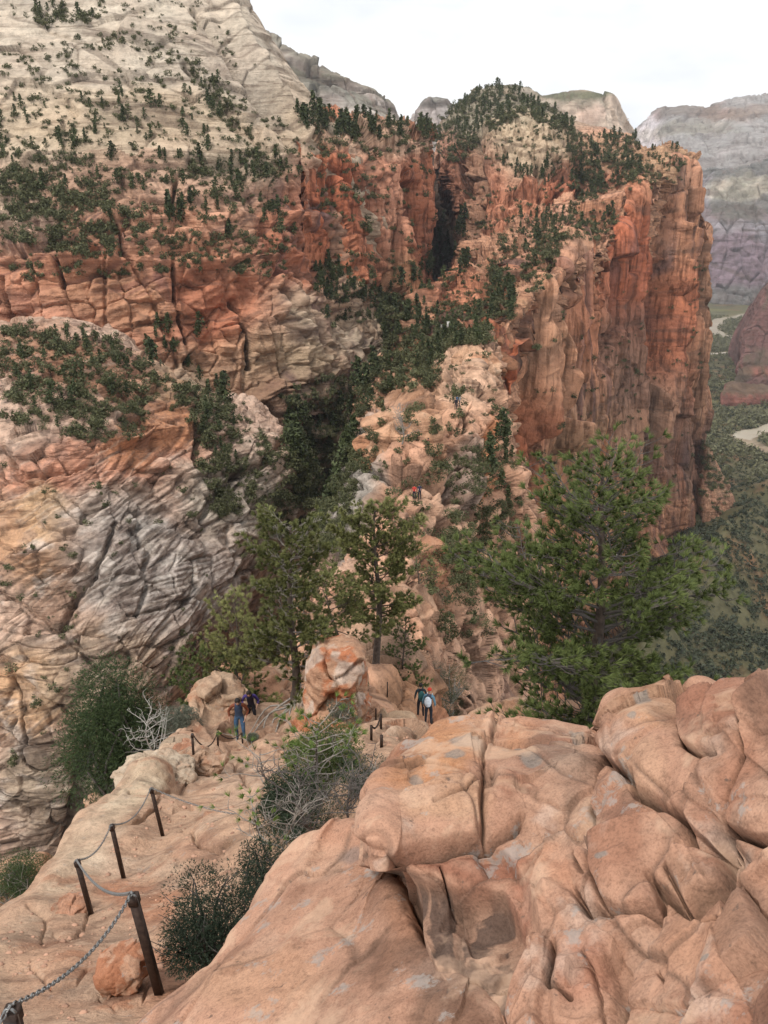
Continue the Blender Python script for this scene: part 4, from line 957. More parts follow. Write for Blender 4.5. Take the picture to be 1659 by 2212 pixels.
tag(o, 'small dark red rock beside the chain at the lower left corner', 'rock')

lump('rock_ledge', 1300, 1700, 14.8, 7, 2.6, 5, 41, R_SLAB, OR, ZS, lay=.03)
lump('rock_ledge', 262, 1815, 24.5, 3.2, 3.5, 4, 42, R_SLAB, OR, ZS, lay=.03)
lump('rock_ledge', 560, 1560, 31, 6, 4, 5, 43, R_SLAB, OR, ZS, lay=.03)
lump('rock_ledge', 40, 1990, 12.5, 2.2, 1.6, 2.4, 44, R_SLAB, OR, ZS, lay=.03)
# ================================================================ WHAT THE GROUND LOOKS LIKE FROM THE PATH (seat for plants)
TP = np.concatenate([t[0] for t in TERR]); TN = np.concatenate([t[1] for t in TERR]); TERR.clear()
_px, _py, _dd = proj(TP.astype(np.float64))
CS = 5
GW, GH = int(W_//CS)+1, int(H_//CS)+1
_ok = (_px >= 0) & (_px < W_) & (_py >= 0) & (_py < H_) & (_dd > .3)
_id = np.nonzero(_ok)[0]; _c = (_py[_id]//CS).astype(int)*GW + (_px[_id]//CS).astype(int)
_o = np.lexsort((_dd[_id], _c)); _cs = _c[_o]
_f = np.concatenate([[True], _cs[1:] != _cs[:-1]])
VIS = np.full(GW*GH, -1); VIS[_cs[_f]] = _id[_o][_f]
def ground(px, py):
    """index of the nearest ground vertex seen at (px,py), or -1"""
    px = np.atleast_1d(px); py = np.atleast_1d(py)
    i = np.clip((py//CS).astype(int), 0, GH-1)*GW + np.clip((px//CS).astype(int), 0, GW-1)
    return VIS[i]
def seat(px, py):
    i = ground(px, py)[0]
    return TP[i].astype(float) if i >= 0 else None

# ================================================================ FOLIAGE
LM_DARK = leaf_mat('dark_pine_needles', (.022,.032,.011), (.088,.105,.040), .3)
LM_SHRUB = leaf_mat('scrub_leaves', (.032,.038,.014), (.135,.135,.060), .25)
LM_GREY = leaf_mat('grey_green_leaves', (.07,.075,.05), (.20,.21,.155), 2)
LM_VAL = leaf_mat('valley_scrub_leaves', (.025,.032,.018), (.085,.095,.055), .02)
LM_COTTON = leaf_mat('cottonwood_leaves', (.10,.10,.05), (.19,.18,.09), .02)
LM_PINE = leaf_mat('green_pine_needles', (.036,.055,.016), (.155,.185,.055), 1.3)
LM_PINE_Y = leaf_mat('yellow_green_pine_needles', (.08,.092,.028), (.31,.30,.11), 1.0)
LM_PINE_B = leaf_mat('bright_pine_needles', (.06,.10,.02), (.20,.28,.06), 3)
LM_JUN = leaf_mat('juniper_sprays', (.020,.036,.014), (.075,.105,.034), 1.2)
LM_JUND = leaf_mat('dark_juniper_sprays', (.014,.024,.014), (.050,.072,.038), 6)
BARK = simple_mat('pine_bark', (.085,.062,.048), .9, 0, .45, 9, .02)
BARK_G = simple_mat('grey_twigs', (.27,.235,.20), .9, 0, .3, 12, .004)
BARK_D = simple_mat('dark_twigs', (.10,.085,.075), .9, 0, .3, 12, .004)
DEAD = simple_mat('silver_dead_wood', (.38,.35,.31), .9, 0, .25, 9, .006)

def rv(r, n):
    v = r.normal(size=(n, 3)); return v/np.linalg.norm(v, axis=1)[:, None]

def tri_leaves(r, C, size, up=.3, k=1):
    """one leaf-sized triangle at each centre"""
    n = len(C); a = rv(r, n); b = rv(r, n)
    s = size*(.6+.8*r.random(n))[:, None]
    V = np.stack([C-a*s*.6, C+a*s*.6, C+b*s*.9], 1).reshape(-1, 3)
    return V, np.arange(3*n).reshape(-1, 3)

def shrub_data(seed, n=130, leaf=.19):
    r = np.random.default_rng(seed); k = r.integers(4, 7)
    cc = r.normal(size=(k, 3))*np.array([.28, .28, .14])+np.array([0, 0, .33]); rr = .22+.16*r.random(k)
    j = r.integers(0, k, n); C = cc[j]+rv(r, n)*(rr[j]*(.55+.5*r.random(n)))[:, None]; C[:, 2] = np.abs(C[:, 2])
    return tri_leaves(r, C, leaf)

def conifer_data(seed, n=190, slim=.30, leaf=.085):
    """unit height tree: trunk and crown of drooping whorls"""
    r = np.random.default_rng(seed)
    h = .14+.86*r.random(n)**.85; h[:24] = np.linspace(.12, 1, 24); ang = r.random(n)*2*pi
    lobes = 1+.35*np.sin(ang*2+seed)+.25*np.sin(ang*3+h*21+seed)
    rad = slim*.5*(1.04-h)**.7*lobes*(.25+.75*np.sqrt(r.random(n)))*(.7+.3*np.cos(h*40+seed))
    rad *= 1.35; rad[:24] *= .2
    C = np.stack([rad*np.cos(ang), rad*np.sin(ang), h], 1)
    V, Fc = tri_leaves(r, C, leaf)
    t = np.array([[cos(a)*.014, sin(a)*.014, 0] for a in (0, 2.1, 4.2)]); tt = t*.3+np.array([0, 0, .95])
    b = len(V); V = np.concatenate([V, t, tt])
    Ft = np.array([[b, b+1, b+4], [b, b+4, b+3], [b+1, b+2, b+5], [b+1, b+5, b+4], [b+2, b, b+3], [b+2, b+3, b+5]])
    mi = np.concatenate([np.zeros(len(Fc), int), np.ones(len(Ft), int)])
    return V, np.concatenate([Fc, Ft]), mi

SHR = [shrub_data(100+i) for i in range(7)]
SHR_HI = [shrub_data(200+i, 420, .085) for i in range(5)]
CON = [conifer_data(300+i if i < 6 else 323, slim=.46+.10*(i % 4), leaf=.11) for i in range(7)]
SHR_ME = [mesh_np('shrub', v, f, LM_SHRUB, smooth=False, link=False).data for v, f in SHR]
SHR_ME_HI = [mesh_np('shrub', v, f, LM_SHRUB, smooth=False, link=False).data for v, f in SHR_HI]
CON_ME = [mesh_np('pine_tree', v, f, LM_DARK, smooth=False, link=False, mats=[LM_DARK, BARK], matidx=mi).data for v, f, mi in CON]
for o in [o for o in bpy.data.objects if o.users == 0]: bpy.data.objects.remove(o)

def scatter(poly, n, clump=40, thr=-.1, nzmin=-1., dmin=0, dmax=1e9, seed=1, soft=.25):
    """random seats inside a picture polygon, clumped, on ground that is flat enough"""
    r = np.random.default_rng(seed)
    xs = [p[0] for p in poly]; ys = [p[1] for p in poly]
    out = []; tries = 0
    while len(out) < n and tries < 60:
        m = n*3
        x = min(xs)+(max(xs)-min(xs))*r.random(m); y = min(ys)+(max(ys)-min(ys))*r.random(m)
        ok = inside(x, y, poly) & (x > 0) & (x < W_) & (y > 0) & (y < H_)
        q = np.stack([x/clump, y/clump, np.full(m, seed*3.7)], 1)
        nn = noise(q)+.5*noise(q*2.3)
        ok &= nn + soft*r.normal(size=m) > thr
        x, y = x[ok], y[ok]
        g = ground(x, y); ok = g >= 0; g = g[ok]
        P, N = TP[g], TN[g]
        ok = (N[:, 2] + .12*r.normal(size=len(g)) > nzmin) & (P[:, 1] > dmin) & (P[:, 1] < dmax)
        out += list(P[ok]); tries += 1
    return np.array(out[:n], float).reshape(-1, 3)

SHRUBS, PINES = [], []     # (zone, position, size, depth)
def put(dst, zone, pts, lo, hi, seed=0):
    r = np.random.default_rng(seed+5)
    for p in pts:
        s = (lo+(hi-lo)*r.random()**1.8)*(.55+.35*r.random() if dst is PINES else .94); dst.append((zone, p, s, np.linalg.norm(p)))
A_ = 'the pale slickrock mountain on the left'
put(SHRUBS, A_, scatter([(0,110),(300,60),(520,200),(690,330),(640,400),(0,400)], 620, 26, -.15, -1, 300, 600, 1), 1.1, 3.4)
put(SHRUBS, A_, scatter([(0,330),(640,330),(640,560),(0,620)], 560, 30, -.1, .1, 280, 600, 2), 1.3, 4.4)
put(SHRUBS, A_, scatter([(0,0),(450,0),(560,150),(300,110),(0,110)], 90, 30, .15, -1, 300, 600, 3), 1.2, 3)
put(SHRUBS, A_, scatter([(0,370),(200,400),(330,500),(200,560),(0,520)], 330, 34, 0, -1, 280, 600, 4), 2, 5)
put(SHRUBS, A_, scatter([(330,500),(620,520),(620,600),(380,590)], 110, 30, .0, -1, 280, 600, 41), 1.5, 3.6)
put(SHRUBS, A_, scatter([(60,20),(190,10),(230,45),(80,55)], 50, 20, .1, -1, 300, 700, 42), 2, 4.5)
put(SHRUBS, A_, scatter([(400,130),(430,130),(600,380),(560,380)], 90, 16, -.2, -1, 300, 700, 43), 2, 4)
put(PINES, A_, scatter([(0,200),(480,180),(650,400),(400,420),(0,420)], 95, 40, -.05, -1, 280, 600, 5), 4, 11)
put(PINES, A_, scatter([(330,330),(650,330),(640,520),(340,540)], 60, 40, -.1, -1, 280, 600, 6), 5, 13)
put(PINES, A_, scatter([(640,240),(720,250),(700,300),(660,290)], 22, 20, -1, -1, 280, 700, 7), 8, 16)
put(PINES, A_, scatter([(60,15),(180,20),(220,45),(90,45)], 8, 20, -.5, -1, 280, 700, 44), 5, 9)
B_ = 'the red canyon wall beside the dark slot'
put(PINES, B_, scatter([(690,245),(935,275),(935,310),(760,300),(690,290)], 60, 22, -.5, -1, 380, 900, 8), 7, 17)
put(SHRUBS, B_, scatter([(690,245),(935,275),(935,340),(690,320)], 110, 20, -.3, .0, 380, 900, 9), 2, 5)
put(SHRUBS, B_, scatter([(670,330),(930,330),(900,700),(700,720)], 230, 24, -.05, .1, 380, 900, 10), 2, 5)
put(PINES, B_, scatter([(670,585),(760,580),(830,640),(850,700),(700,690)], 70, 24, -.3, -1, 330, 900, 11), 6, 13)
C_ = 'the domed hill above the slot'
put(SHRUBS, C_, scatter([(890,280),(1030,190),(1110,180),(1240,260),(1240,300),(1130,250),(1040,290),(1010,350),(950,345)], 560, 22, -.45, -1, 600, 1300, 12), 2.5, 7)
put(PINES, C_, scatter([(890,280),(1030,190),(1110,180),(1240,260),(1240,300),(1130,250),(1040,290),(1010,340),(950,330)], 120, 22, -.4, -1, 600, 1300, 13), 8, 17)
put(SHRUBS, C_, scatter([(1040,260),(1240,260),(1240,370),(1050,370)], 100, 24, 0, -1, 600, 1300, 14), 2, 4.5)
put(PINES, C_, scatter([(1225,290),(1380,290),(1385,370),(1290,420),(1240,450)], 130, 26, -.5, -1, 600, 1300, 15), 7, 16)
put(SHRUBS, C_, scatter([(1225,290),(1380,290),(1385,380),(1290,430),(1240,450)], 300, 26, -.5, -1, 600, 1300, 16), 3, 7)
put(PINES, C_, scatter([(1085,340),(1180,350),(1260,390),(1180,410),(1090,380)], 34, 26, -.3, -1, 560, 1300, 17), 7, 15)
put(SHRUBS, C_, scatter([(1000,400),(1260,400),(1240,480),(1010,520)], 110, 26, 0, .0, 500, 1300, 18), 2, 4.5)
D_ = 'the plateau on top of the red cliff'
put(SHRUBS, D_, scatter([(1100,470),(1330,440),(1330,520),(1230,520),(1130,600),(1060,560)], 340, 24, -.25, -1, 350, 900, 19), 2, 5)
put(PINES, D_, scatter([(1120,460),(1330,440),(1330,520),(1230,500),(1130,560)], 60, 24, -.2, -1, 350, 900, 20), 5, 12)
put(PINES, D_, scatter([(1385,320),(1485,320),(1500,365),(1390,375)], 16, 20, -.3, -1, 500, 900, 21), 5, 11)
put(SHRUBS, D_, scatter([(1350,330),(1490,335),(1490,390),(1350,420)], 90, 20, -.1, -1, 400, 900, 22), 2, 4.5)
put(SHRUBS, D_, scatter([(1055,555),(1110,600),(1110,690),(1050,690)], 180, 20, -.5, -1, 300, 700, 23), 1.8, 4)
put(PINES, D_, scatter([(1060,570),(1112,600),(1110,690),(1060,690)], 40, 20, -.4, -1, 300, 700, 24), 5, 11)
put(SHRUBS, D_, scatter([(1130,560),(1210,540),(1190,620),(1130,640)], 80, 20, -.1, -1, 300, 700, 45), 1.8, 4)
put(SHRUBS, D_, scatter([(910,560),(1040,540),(1040,700),(900,700)], 160, 20, .0, .1, 300, 700, 25), 1.6, 3.6)
E_ = 'the saddle below the plateau'
put(SHRUBS, E_, scatter([(830,720),(1060,650),(1060,740),(960,750),(930,840),(840,930),(815,900)], 620, 30, -.5, -1, 180, 600, 26), 1.6, 4.2)
put(PINES, E_, scatter([(830,700),(1080,650),(1050,740),(960,760),(900,840),(840,860)], 110, 30, -.4, -1, 220, 600, 27), 4, 10)
put(SHRUBS, E_, scatter([(810,640),(900,640),(900,740),(830,760)], 140, 30, -.5, -1, 300, 800, 46), 2.5, 6)
F__ = 'the bottom of the dark side canyon'
put(PINES, F__, scatter([(820,600),(930,600),(930,720),(830,760),(800,900),(720,1150),(640,1100),(600,900),(700,900),(830,780)], 150, 30, -1, -1, 120, 900, 28), 7, 16)
put(PINES, F__, scatter([(935,470),(1010,470),(1010,600),(900,620)], 34, 30, -1, -1, 400, 1300, 29), 12, 24)
put(SHRUBS, F__, scatter([(600,860),(840,760),(800,900),(690,1180),(560,1150),(640,1000)], 420, 30, -1, -1, 120, 900, 30), 2.5, 6)
put(SHRUBS, F__, scatter([(380,1350),(480,1380),(430,1480),(330,1500)], 30, 30, 0, -1, 60, 500, 47), 1, 2)
G_ = 'the flat shelf of the near left buttress'
put(SHRUBS, G_, scatter([(0,700),(220,710),(330,800),(420,840),(540,870),(480,900),(420,920),(340,850),(300,950),(200,960),(0,900)], 560, 30, -.12, -1, 130, 340, 31), 1.6, 4)
put(PINES, G_, scatter([(0,720),(220,720),(300,820),(260,930),(60,940)], 34, 34, -.4, -1, 130, 340, 32), 4.5, 9)
put(PINES, G_, scatter([(300,700),(440,700),(440,830),(330,800)], 18, 30, -.5, -1, 130, 340, 33), 7, 12)
put(PINES, G_, scatter([(410,820),(500,830),(500,870),(420,860)], 6, 30, -1, -1, 130, 340, 34), 9, 13)
H__ = 'the face of the near left buttress'
put(SHRUBS, H__, scatter([(430,870),(600,930),(645,1000),(600,1100),(460,1120),(420,960)], 300, 30, -.15, -1, 130, 340, 35), 1.2, 3.8)
put(PINES, H__, scatter([(430,880),(520,900),(520,1000),(440,1000)], 14, 30, -.3, -1, 130, 340, 36), 4, 8)
put(SHRUBS, H__, scatter([(0,980),(640,1000),(500,1380),(400,1500),(0,1700)], 75, 40, .0, -1, 90, 340, 37), .9, 2.6)
I_ = 'the knife edged ridge'
put(SHRUBS, I_, scatter([(830,860),(960,780),(1050,740),(1110,1000),(1150,1150),(1100,1350),(960,1400),(880,1300),(840,1100),(720,1230),(800,960)], 210, 34, .05, -1, 44, 260, 38), .8, 2.3)
put(SHRUBS, I_, scatter([(990,1030),(1040,960),(1110,1000),(1140,1130),(1060,1260),(1000,1330),(960,1200)], 150, 22, -.05, -1, 44, 260, 39), .9, 2.6)
put(PINES, I_, scatter([(1060,930),(1110,960),(1110,1100),(1050,1060)], 14, 30, -.5, -1, 44, 260, 40), 4, 7)
put(SHRUBS, I_, scatter([(720,1000),(820,930),(740,1150),(690,1230)], 120, 20, -.2, -1, 44, 260, 48), .9, 2.2)
put(SHRUBS, 'the rocky spur at the foot of the great cliff', scatter([(1515,930),(1550,950),(1580,1040),(1570,1110),(1510,1110)], 60, 24, -.5, -1, 500, 900, 51), 3, 7)
J_ = 'the valley floor by the cliff foot'
put(SHRUBS, 'the great red cliff', scatter([(1150,700),(1520,560),(1530,1080),(1170,1130)], 170, 24, .1, -1, 250, 900, 50), 2, 5)

def instance(me, name, p, s, rz, label, cat, group, flat=1.0):
    o = bpy.data.objects.new(name, me); COL.objects.link(o)
    o.location = p; o.scale = (s, s, s*flat); o.rotation_euler = (0, 0, rz)
    return tag(o, label, cat, group)

def merged(name, items, data, mats, seed, flat=1.0):
    r = np.random.default_rng(seed); VV, FF, MM = [], [], []; b = 0
    for (z, p, s, dd) in items:
        d = data[r.integers(len(data))]; a = r.random()*2*pi; c_, s_ = cos(a), sin(a)
        R = np.array([[c_, -s_, 0], [s_, c_, 0], [0, 0, flat]])
        V = d[0]@R.T*s + p; VV.append(V); FF.append(d[1]+b); b += len(V)
        if len(d) > 2: MM.append(d[2])
    o = mesh_np(name, np.concatenate(VV), np.concatenate(FF), None, smooth=False, mats=mats, matidx=np.concatenate(MM) if MM else None)
    o['kind'] = 'stuff'; return o

def sink(p, s): return (p[0], p[1], p[2]-.06*s)
SHRUBS.sort(key=lambda t: -t[2]/t[3]); PINES.sort(key=lambda t: -t[2]/t[3])
rr_ = random.Random(5)
for i, (z, p, s, dd) in enumerate(SHRUBS[:290]):
    me = (SHR_ME_HI if s/dd > .010 else SHR_ME)[i % 5]
    instance(me, 'shrub', sink(p, s), s, rr_.random()*6.3, 'dark green shrub on '+z, 'shrub', 'dark shrubs on '+z, .8+.3*rr_.random())
for i, (z, p, s, dd) in enumerate(PINES[:290]):
    instance(CON_ME[i % 7], 'pine_tree', sink(p, s), s, rr_.random()*6.3, 'small dark pine on '+z, 'tree', 'small dark pines on '+z)
merged('scrub', [(z, np.array(sink(p, s)), s, d) for z, p, s, d in SHRUBS[290:]], SHR, [LM_SHRUB], 1)
merged('pine_woodland', [(z, np.array(sink(p, s)), s, d) for z, p, s, d in PINES[290:]], CON, [LM_DARK, BARK], 2)
# valley scrub: thousands, on the open floor in world space, thinning on red soil
r = np.random.default_rng(9)
n = 30000; Y = 380+1700*r.random(n)**1.3; X = 150+ (Y*.62-60)*r.random(n)
P = np.stack([X, Y, 0*X], 1); P[:, 2] = z_valley(P)
px, py, _ = proj(P); m = (px > 1380) & (px < 1760) & (riv_d(P) > 16)
m &= (fbm(P, 1/45, 3, 4)+.35*r.normal(size=n) > -.15)
P = P[m][:9500]
VS = [shrub_data(500+i, 30, .30) for i in range(6)]
merged('valley_scrub', [('', p, 2.6+4.5*r.random()**2, 0) for p in P], VS, [LM_VAL], 3)
n = 9000; Y = 900+1900*r.random(n); X = Y*(.36+.22*r.random(n)); P = np.stack([X, Y, 0*X], 1); P[:, 2] = z_valley(P)
rd = riv_d(P); m = (rd > 20) & (rd < 190) & (r.random(n) < np.exp(-(rd-20)/80)); P = P[m][:1800]
merged('cottonwoods', [('', p, 7+7*r.random(), 0) for p in P], VS, [LM_COTTON], 4)
print('shrubs', len(SHRUBS), 'pines', len(PINES))

# loose stones and grit lying on the slab and along the trail
def stone_data(seed):
    r = np.random.default_rng(seed); V = []; n = 7
    for j, z in enumerate((-.45, -.1, .3)):
        k = (.75, 1.0, .6)[j]
        V += [(cos(i/n*2*pi)*k*(.75+.4*r.random()), sin(i/n*2*pi)*k*(.75+.4*r.random()), z*(.8+.4*r.random())) for i in range(n)]
    V = np.array(V+[(0, 0, .42)])*.5; F = [[j*n+i, j*n+(i+1) % n, (j+1)*n+(i+1) % n] for j in (0, 1) for i in range(n)]
    F += [[j*n+i, (j+1)*n+(i+1) % n, (j+1)*n+i] for j in (0, 1) for i in range(n)]+[[2*n+i, 2*n+(i+1) % n, 3*n] for i in range(n)]
    return V, np.array(F)
STN = [stone_data(700+i) for i in range(6)]
pt = np.concatenate([scatter([(0,2000),(260,1800),(420,1650),(560,1640),(560,1850),(340,2100),(200,2212),(0,2212)], 520, 40, .0, -1, 2.6, 20, 61),
     scatter([(430,1600),(640,1560),(780,1560),(960,1560),(960,1640),(800,1660),(600,1680)], 300, 30, -.1, -1, 10, 60, 62)])
r = np.random.default_rng(3)
pt = pt[np.min([np.linalg.norm(pt-at(*q), axis=1) for q in ((266,2092,4.62),(152,1968,7.8),(398,1610,19),(112,2146,4.75))], 0) > .42]
merged('loose_gravel', [('', p+np.array([0, 0, .004]), (.008+.045*r.random()**4)*(1+.10*p[1]), 0) for p in pt], STN, [simple_mat('loose_stones', (.42,.24,.16), .9, 0, .4, 3)], 5, .7)
# ================================================================ NEAR TREES, TWIG BY TWIG
class MB:
    def __init__(s): s.V, s.F, s.n = [], [], 0
    def add(s, V, F):
        V = np.asarray(V, float); s.V.append(V); s.F.append(np.asarray(F)+s.n); s.n += len(V)
    def tube(s, pts, rad, sides=5, cap=True):
        pts = np.asarray(pts, float); rad = np.broadcast_to(rad, (len(pts),))
        t = np.gradient(pts, axis=0); t /= np.linalg.norm(t, axis=1)[:, None]+1e-9
        ref = np.array([0, 0, 1.]) if abs(t[0, 2]) < .9 else np.array([1., 0, 0])
        a = np.cross(t, ref); a /= np.linalg.norm(a, axis=1)[:, None]+1e-9; b = np.cross(t, a)
        an = np.arange(sides)/sides*2*pi
        R = pts[:, None]+rad[:, None, None]*(a[:, None]*np.cos(an)[None, :, None]+b[:, None]*np.sin(an)[None, :, None])
        s.add(R.reshape(-1, 3), grid_faces(len(pts), sides, True))
    def build(s, name, mat, parent=None, smooth=True, tri=False):
        return mesh_np(name, np.concatenate(s.V), np.concatenate(s.F), mat, smooth=smooth, parent=parent)

def tufts(r, C, D, n, ln, wd, spread=.75):
    """needle fans: C tips, D directions"""
    m = len(C); d = np.repeat(D, n, 0)+rv(r, m*n)*spread; d /= np.linalg.norm(d, axis=1)[:, None]
    c = np.repeat(C, n, 0)-d*ln*.05; l = ln*(.65+.5*r.random(m*n))[:, None]
    sd = np.cross(d, rv(r, m*n)); sd /= np.linalg.norm(sd, axis=1)[:, None]
    V = np.stack([c-sd*wd*.5, c+sd*wd*.5, c+d*l], 1).reshape(-1, 3)
    return V, np.arange(3*m*n).reshape(-1, 3)

def pine(name, base, apex, prof, nl, label, seed, leaf=LM_PINE, ln=.15, wd=.012, nn=22, trunk_r=.12, twigs=7, h0=.15, bare=.25, barkm=BARK, tuft_step=.16, lean=.15, limb_m=None, group=None, curl=.5, cat='pine tree', skirt=0.0, dense=1.0):
    r = np.random.default_rng(seed); base = np.array(base, float); apex = np.array(apex, float)
    root = empty(name, base, label, cat, group)
    ax = apex-base; H = np.linalg.norm(ax)
    tt = np.linspace(0, 1, 16); tr = ax[None]*tt[:, None]+np.stack([np.sin(tt*5+seed)*.02*H*tt*(1-tt)*4, np.cos(tt*4+seed)*.02*H*tt*(1-tt)*4, 0*tt], 1)
    mb = MB(); mb.tube(tr, trunk_r*(1.0-.93*tt)**.8*(1+.5*np.exp(-tt*25)), 9); mb.build('trunk', barkm, root)
    LB, TC, TD = MB(), [], []
    for i in range(nl):
        h = h0+(1-h0)*((i+.3+.5*r.random())/nl)**.92; h = min(h, .985)
        az = i*2.4+r.normal()*.5
        L = prof(h, az)*(.7+.45*r.random())
        if L < .12: L = .12
        p0 = np.array([np.interp(h, tt, tr[:, k]) for k in range(3)])
        o = np.array([cos(az), sin(az), 0]); sid = np.array([-sin(az), cos(az), 0])
        up0 = .10+.55*h+r.normal()*.12
        m = 9; q = np.linspace(0, 1, m)
        bend = r.normal()*curl*.4
        pts = p0 + o*(L*q)[:, None] + np.array([0, 0, 1.])*(L*(up0*q-.30*q**2*(1-h)+.22*q**3))[:, None] + sid*(L*bend*q**2+L*(.04+.07*curl)*np.sin(q*7+i*1.7)*q)[:, None] + np.array([0,0,1.])*(L*.06*curl*np.sin(q*8+i*2.3)*q)[:, None]
        lr = trunk_r*.20*(L/max(.3, prof(.4, az)))**.7*(1-.6*h)+.008
        LB.tube(pts, lr*(1-.85*q), 5)
        TC.append(pts[-1:]); TD.append((pts[-1]-pts[-2])[None]/np.linalg.norm(pts[-1]-pts[-2]))
        nt_ = max(2, int(twigs*L*dense))
        for j in range(nt_):
            f = bare+(1-bare)*((j+r.random())/nt_)
            c = np.array([np.interp(f, q, pts[:, k]) for k in range(3)])
            s2 = 1 if j % 2 else -1
            d = o*.75+sid*s2*(.5+.6*r.random())+np.array([0, 0, .35*r.random()+.1]); d += rv(r, 1)[0]*.25; d /= np.linalg.norm(d)
            l2 = (.22+.34*r.random())*L*(1.05-f*.62)*.85+.06
            m2 = 5; q2 = np.linspace(0, 1, m2)
            p2 = c+d*(l2*q2)[:, None]+np.array([0, 0, 1.])*(l2*.28*q2**2)[:, None]+rv(r, 1)[0]*(l2*.10*np.sin(q2*4))[:, None]
            LB.tube(p2, (lr*.32+.003)*(1-.7*q2), 4)
            nt2 = max(1, int(l2/tuft_step))
            for k in range(nt2):
                g = .35+.65*(k+1)/nt2
                c2 = np.array([np.interp(g, q2, p2[:, z]) for z in range(3)])
                d2 = d+rv(r, 1)[0]*.75+np.array([0, 0, .35]); d2 /= np.linalg.norm(d2)
                l3 = .05+.10*r.random()*(L**.5); e = c2+d2*l3
                if k < nt2-1: LB.tube(np.stack([c2, e]), .0035, 3)
                else: e = p2[-1]
                TC.append(e[None]); TD.append(d2[None])
    (LB.build('limbs', limb_m or barkm, root))
    C = np.concatenate(TC); D = np.concatenate(TD)
    V, Fc = tufts(r, C, D, nn, ln, wd, .62)
    mesh_np('crown', V, Fc, leaf, smooth=False, parent=root)
    print(name, 'tufts', len(C), 'needles', len(C)*nn)
    return root

def lobed(R, seed, shape):
    """crown radius by height share and azimuth, uneven"""
    def f(h, az):
        return R*shape(h)*(1+.28*sin(az*2+seed)+.18*sin(az*3+h*9+seed*2)+.15*sin(h*17+seed))
    return f

# --- the large pine on the right
b_, t_ = at(1268,1660,14.6), at(1302,1012,14.6)
pine('large_pine', b_, t_, lobed(2.08, 5.2, lambda h: np.interp(h,[0,.12,.35,.55,.75,.9,1],[.75,.95,1.05,1.0,.72,.45,.12])), 92,
     'large full crowned green pine towering behind the salmon boulders on the right', 5, LM_PINE, .17, .021, 32, .17, 12.5, .06, .24, tuft_step=.14, curl=1.0, limb_m=BARK_D)
# --- grey limbed pine left of the middle
b_ = at(640,1512,25.5); t_ = at(628,1138,26.5)
T = pine('gnarled_pine', b_, t_, lobed(1.22, 2.1, lambda h: np.interp(h,[0,.2,.4,.6,.8,.95,1],[.9,1.0,1.05,1.0,.95,.8,.5])), 58,
     'broad yellow green pine with bare grey limbs rooted on the ledge above the two men', 8, LM_PINE_Y, .20, .032, 34, .17, 17, .10, .16, limb_m=BARK_G, curl=1.6, tuft_step=.115)
def roots(tree, b, dirs, L, seed, rad=.05, mat=BARK_G):
    r = np.random.default_rng(seed)
    for az, l in dirs:
        q = np.linspace(0, 1, 10); d = np.array([cos(az), sin(az), 0]); s = np.array([-sin(az), cos(az), 0])
        pts = d*(l*q)[:, None] + s*(.30*l*np.sin(q*6+r.random()*6)*q)[:, None] + np.array([0, 0, 1.])*((-.55*l*q)+.10*np.sin(q*9+r.random()*6)+.12)[:, None]
        # roots hug the ground that lies under them
        mb = MB(); mb.tube(pts, rad*(1-.75*q), 6); mb.build('root', mat, tree)
roots(T, b_, [(-1.9,2.4),(-2.3,3.0),(-1.5,2.2),(-2.7,2.6),(-.9,1.6),(-2.1,2.2),(-2.5,2.2),(-1.7,2.8),(-2.9,2.0),(-1.2,1.9)], 3, 3, .045)
# --- tall slim pine in the centre
b_ = at(812,1482,35); t_ = at(810,1092,36)
T = pine('tall_pine', b_, t_, lobed(1.28, .7, lambda h: np.interp(h,[0,.25,.4,.6,.8,.95,1],[.2,.55,1.0,.95,1.0,.7,.3])), 58,
     'tall straight yellow green pine with a long bare lower trunk in the centre', 12, LM_PINE_Y, .23, .038, 34, .20, 18, .26, .2, tuft_step=.125)
roots(T, b_, [(-1.3,2.2),(-2.0,2.6),(-2.8,2.2),(-.5,1.6),(3.0,2.4)], 3, 4, .07)
T = pine('leaning_pine', at(738,1408,33), at(700,1262,33.5), lobed(1.35, 3.7, lambda h: np.interp(h,[0,.3,.6,.9,1],[.4,1.0,1.1,.8,.3])), 30,
     'small leaning pine between the broad pine and the tall central pine', 14, LM_PINE_Y, .21, .032, 24, .09, 13, .3, .3, tuft_step=.14)
T = pine('slim_pine', at(872,1532,36), at(876,1335,36.5), lobed(1.0, 1.7, lambda h: np.interp(h,[0,.2,.5,.8,1],[.5,1.0,.9,.6,.15])), 40,
     'slim dark green pine just right of the tall central trunk', 15, LM_PINE, .18, .032, 24, .07, 14, .16, .25, tuft_step=.13)
T = pine('young_pine', at(905,1300,60), at(898,1168,61), lobed(1.6, 1.1, lambda h: np.interp(h,[0,.4,.8,1],[.8,1.0,.7,.2])), 26,
     'small pale green pine on the ridge just right of the tall pine crown', 19, LM_PINE_Y, .25, .03, 14, .09, 5, .15, .25, tuft_step=.3)
# --- low pines left of and below the broad pine
T = pine('low_pine', at(520,1545,29), at(505,1300,29.5), lobed(1.45, 4.2, lambda h: np.interp(h,[0,.2,.5,.8,1],[1.0,1.15,1.0,.6,.2])), 44,
     'low spreading pine down left of the broad grey limbed pine', 16, LM_PINE_Y, .20, .030, 24, .10, 13, .05, .3, tuft_step=.13)
T = pine('low_pine', at(445,1560,29), at(470,1420,29), lobed(1.35, 2.2, lambda h: np.interp(h,[0,.3,.7,1],[1.0,1.1,.8,.3])), 26,
     'dark low pine behind the pale rock knob where the two men walk', 17, LM_PINE, .18, .030, 24, .08, 13, .05, .3, tuft_step=.13)

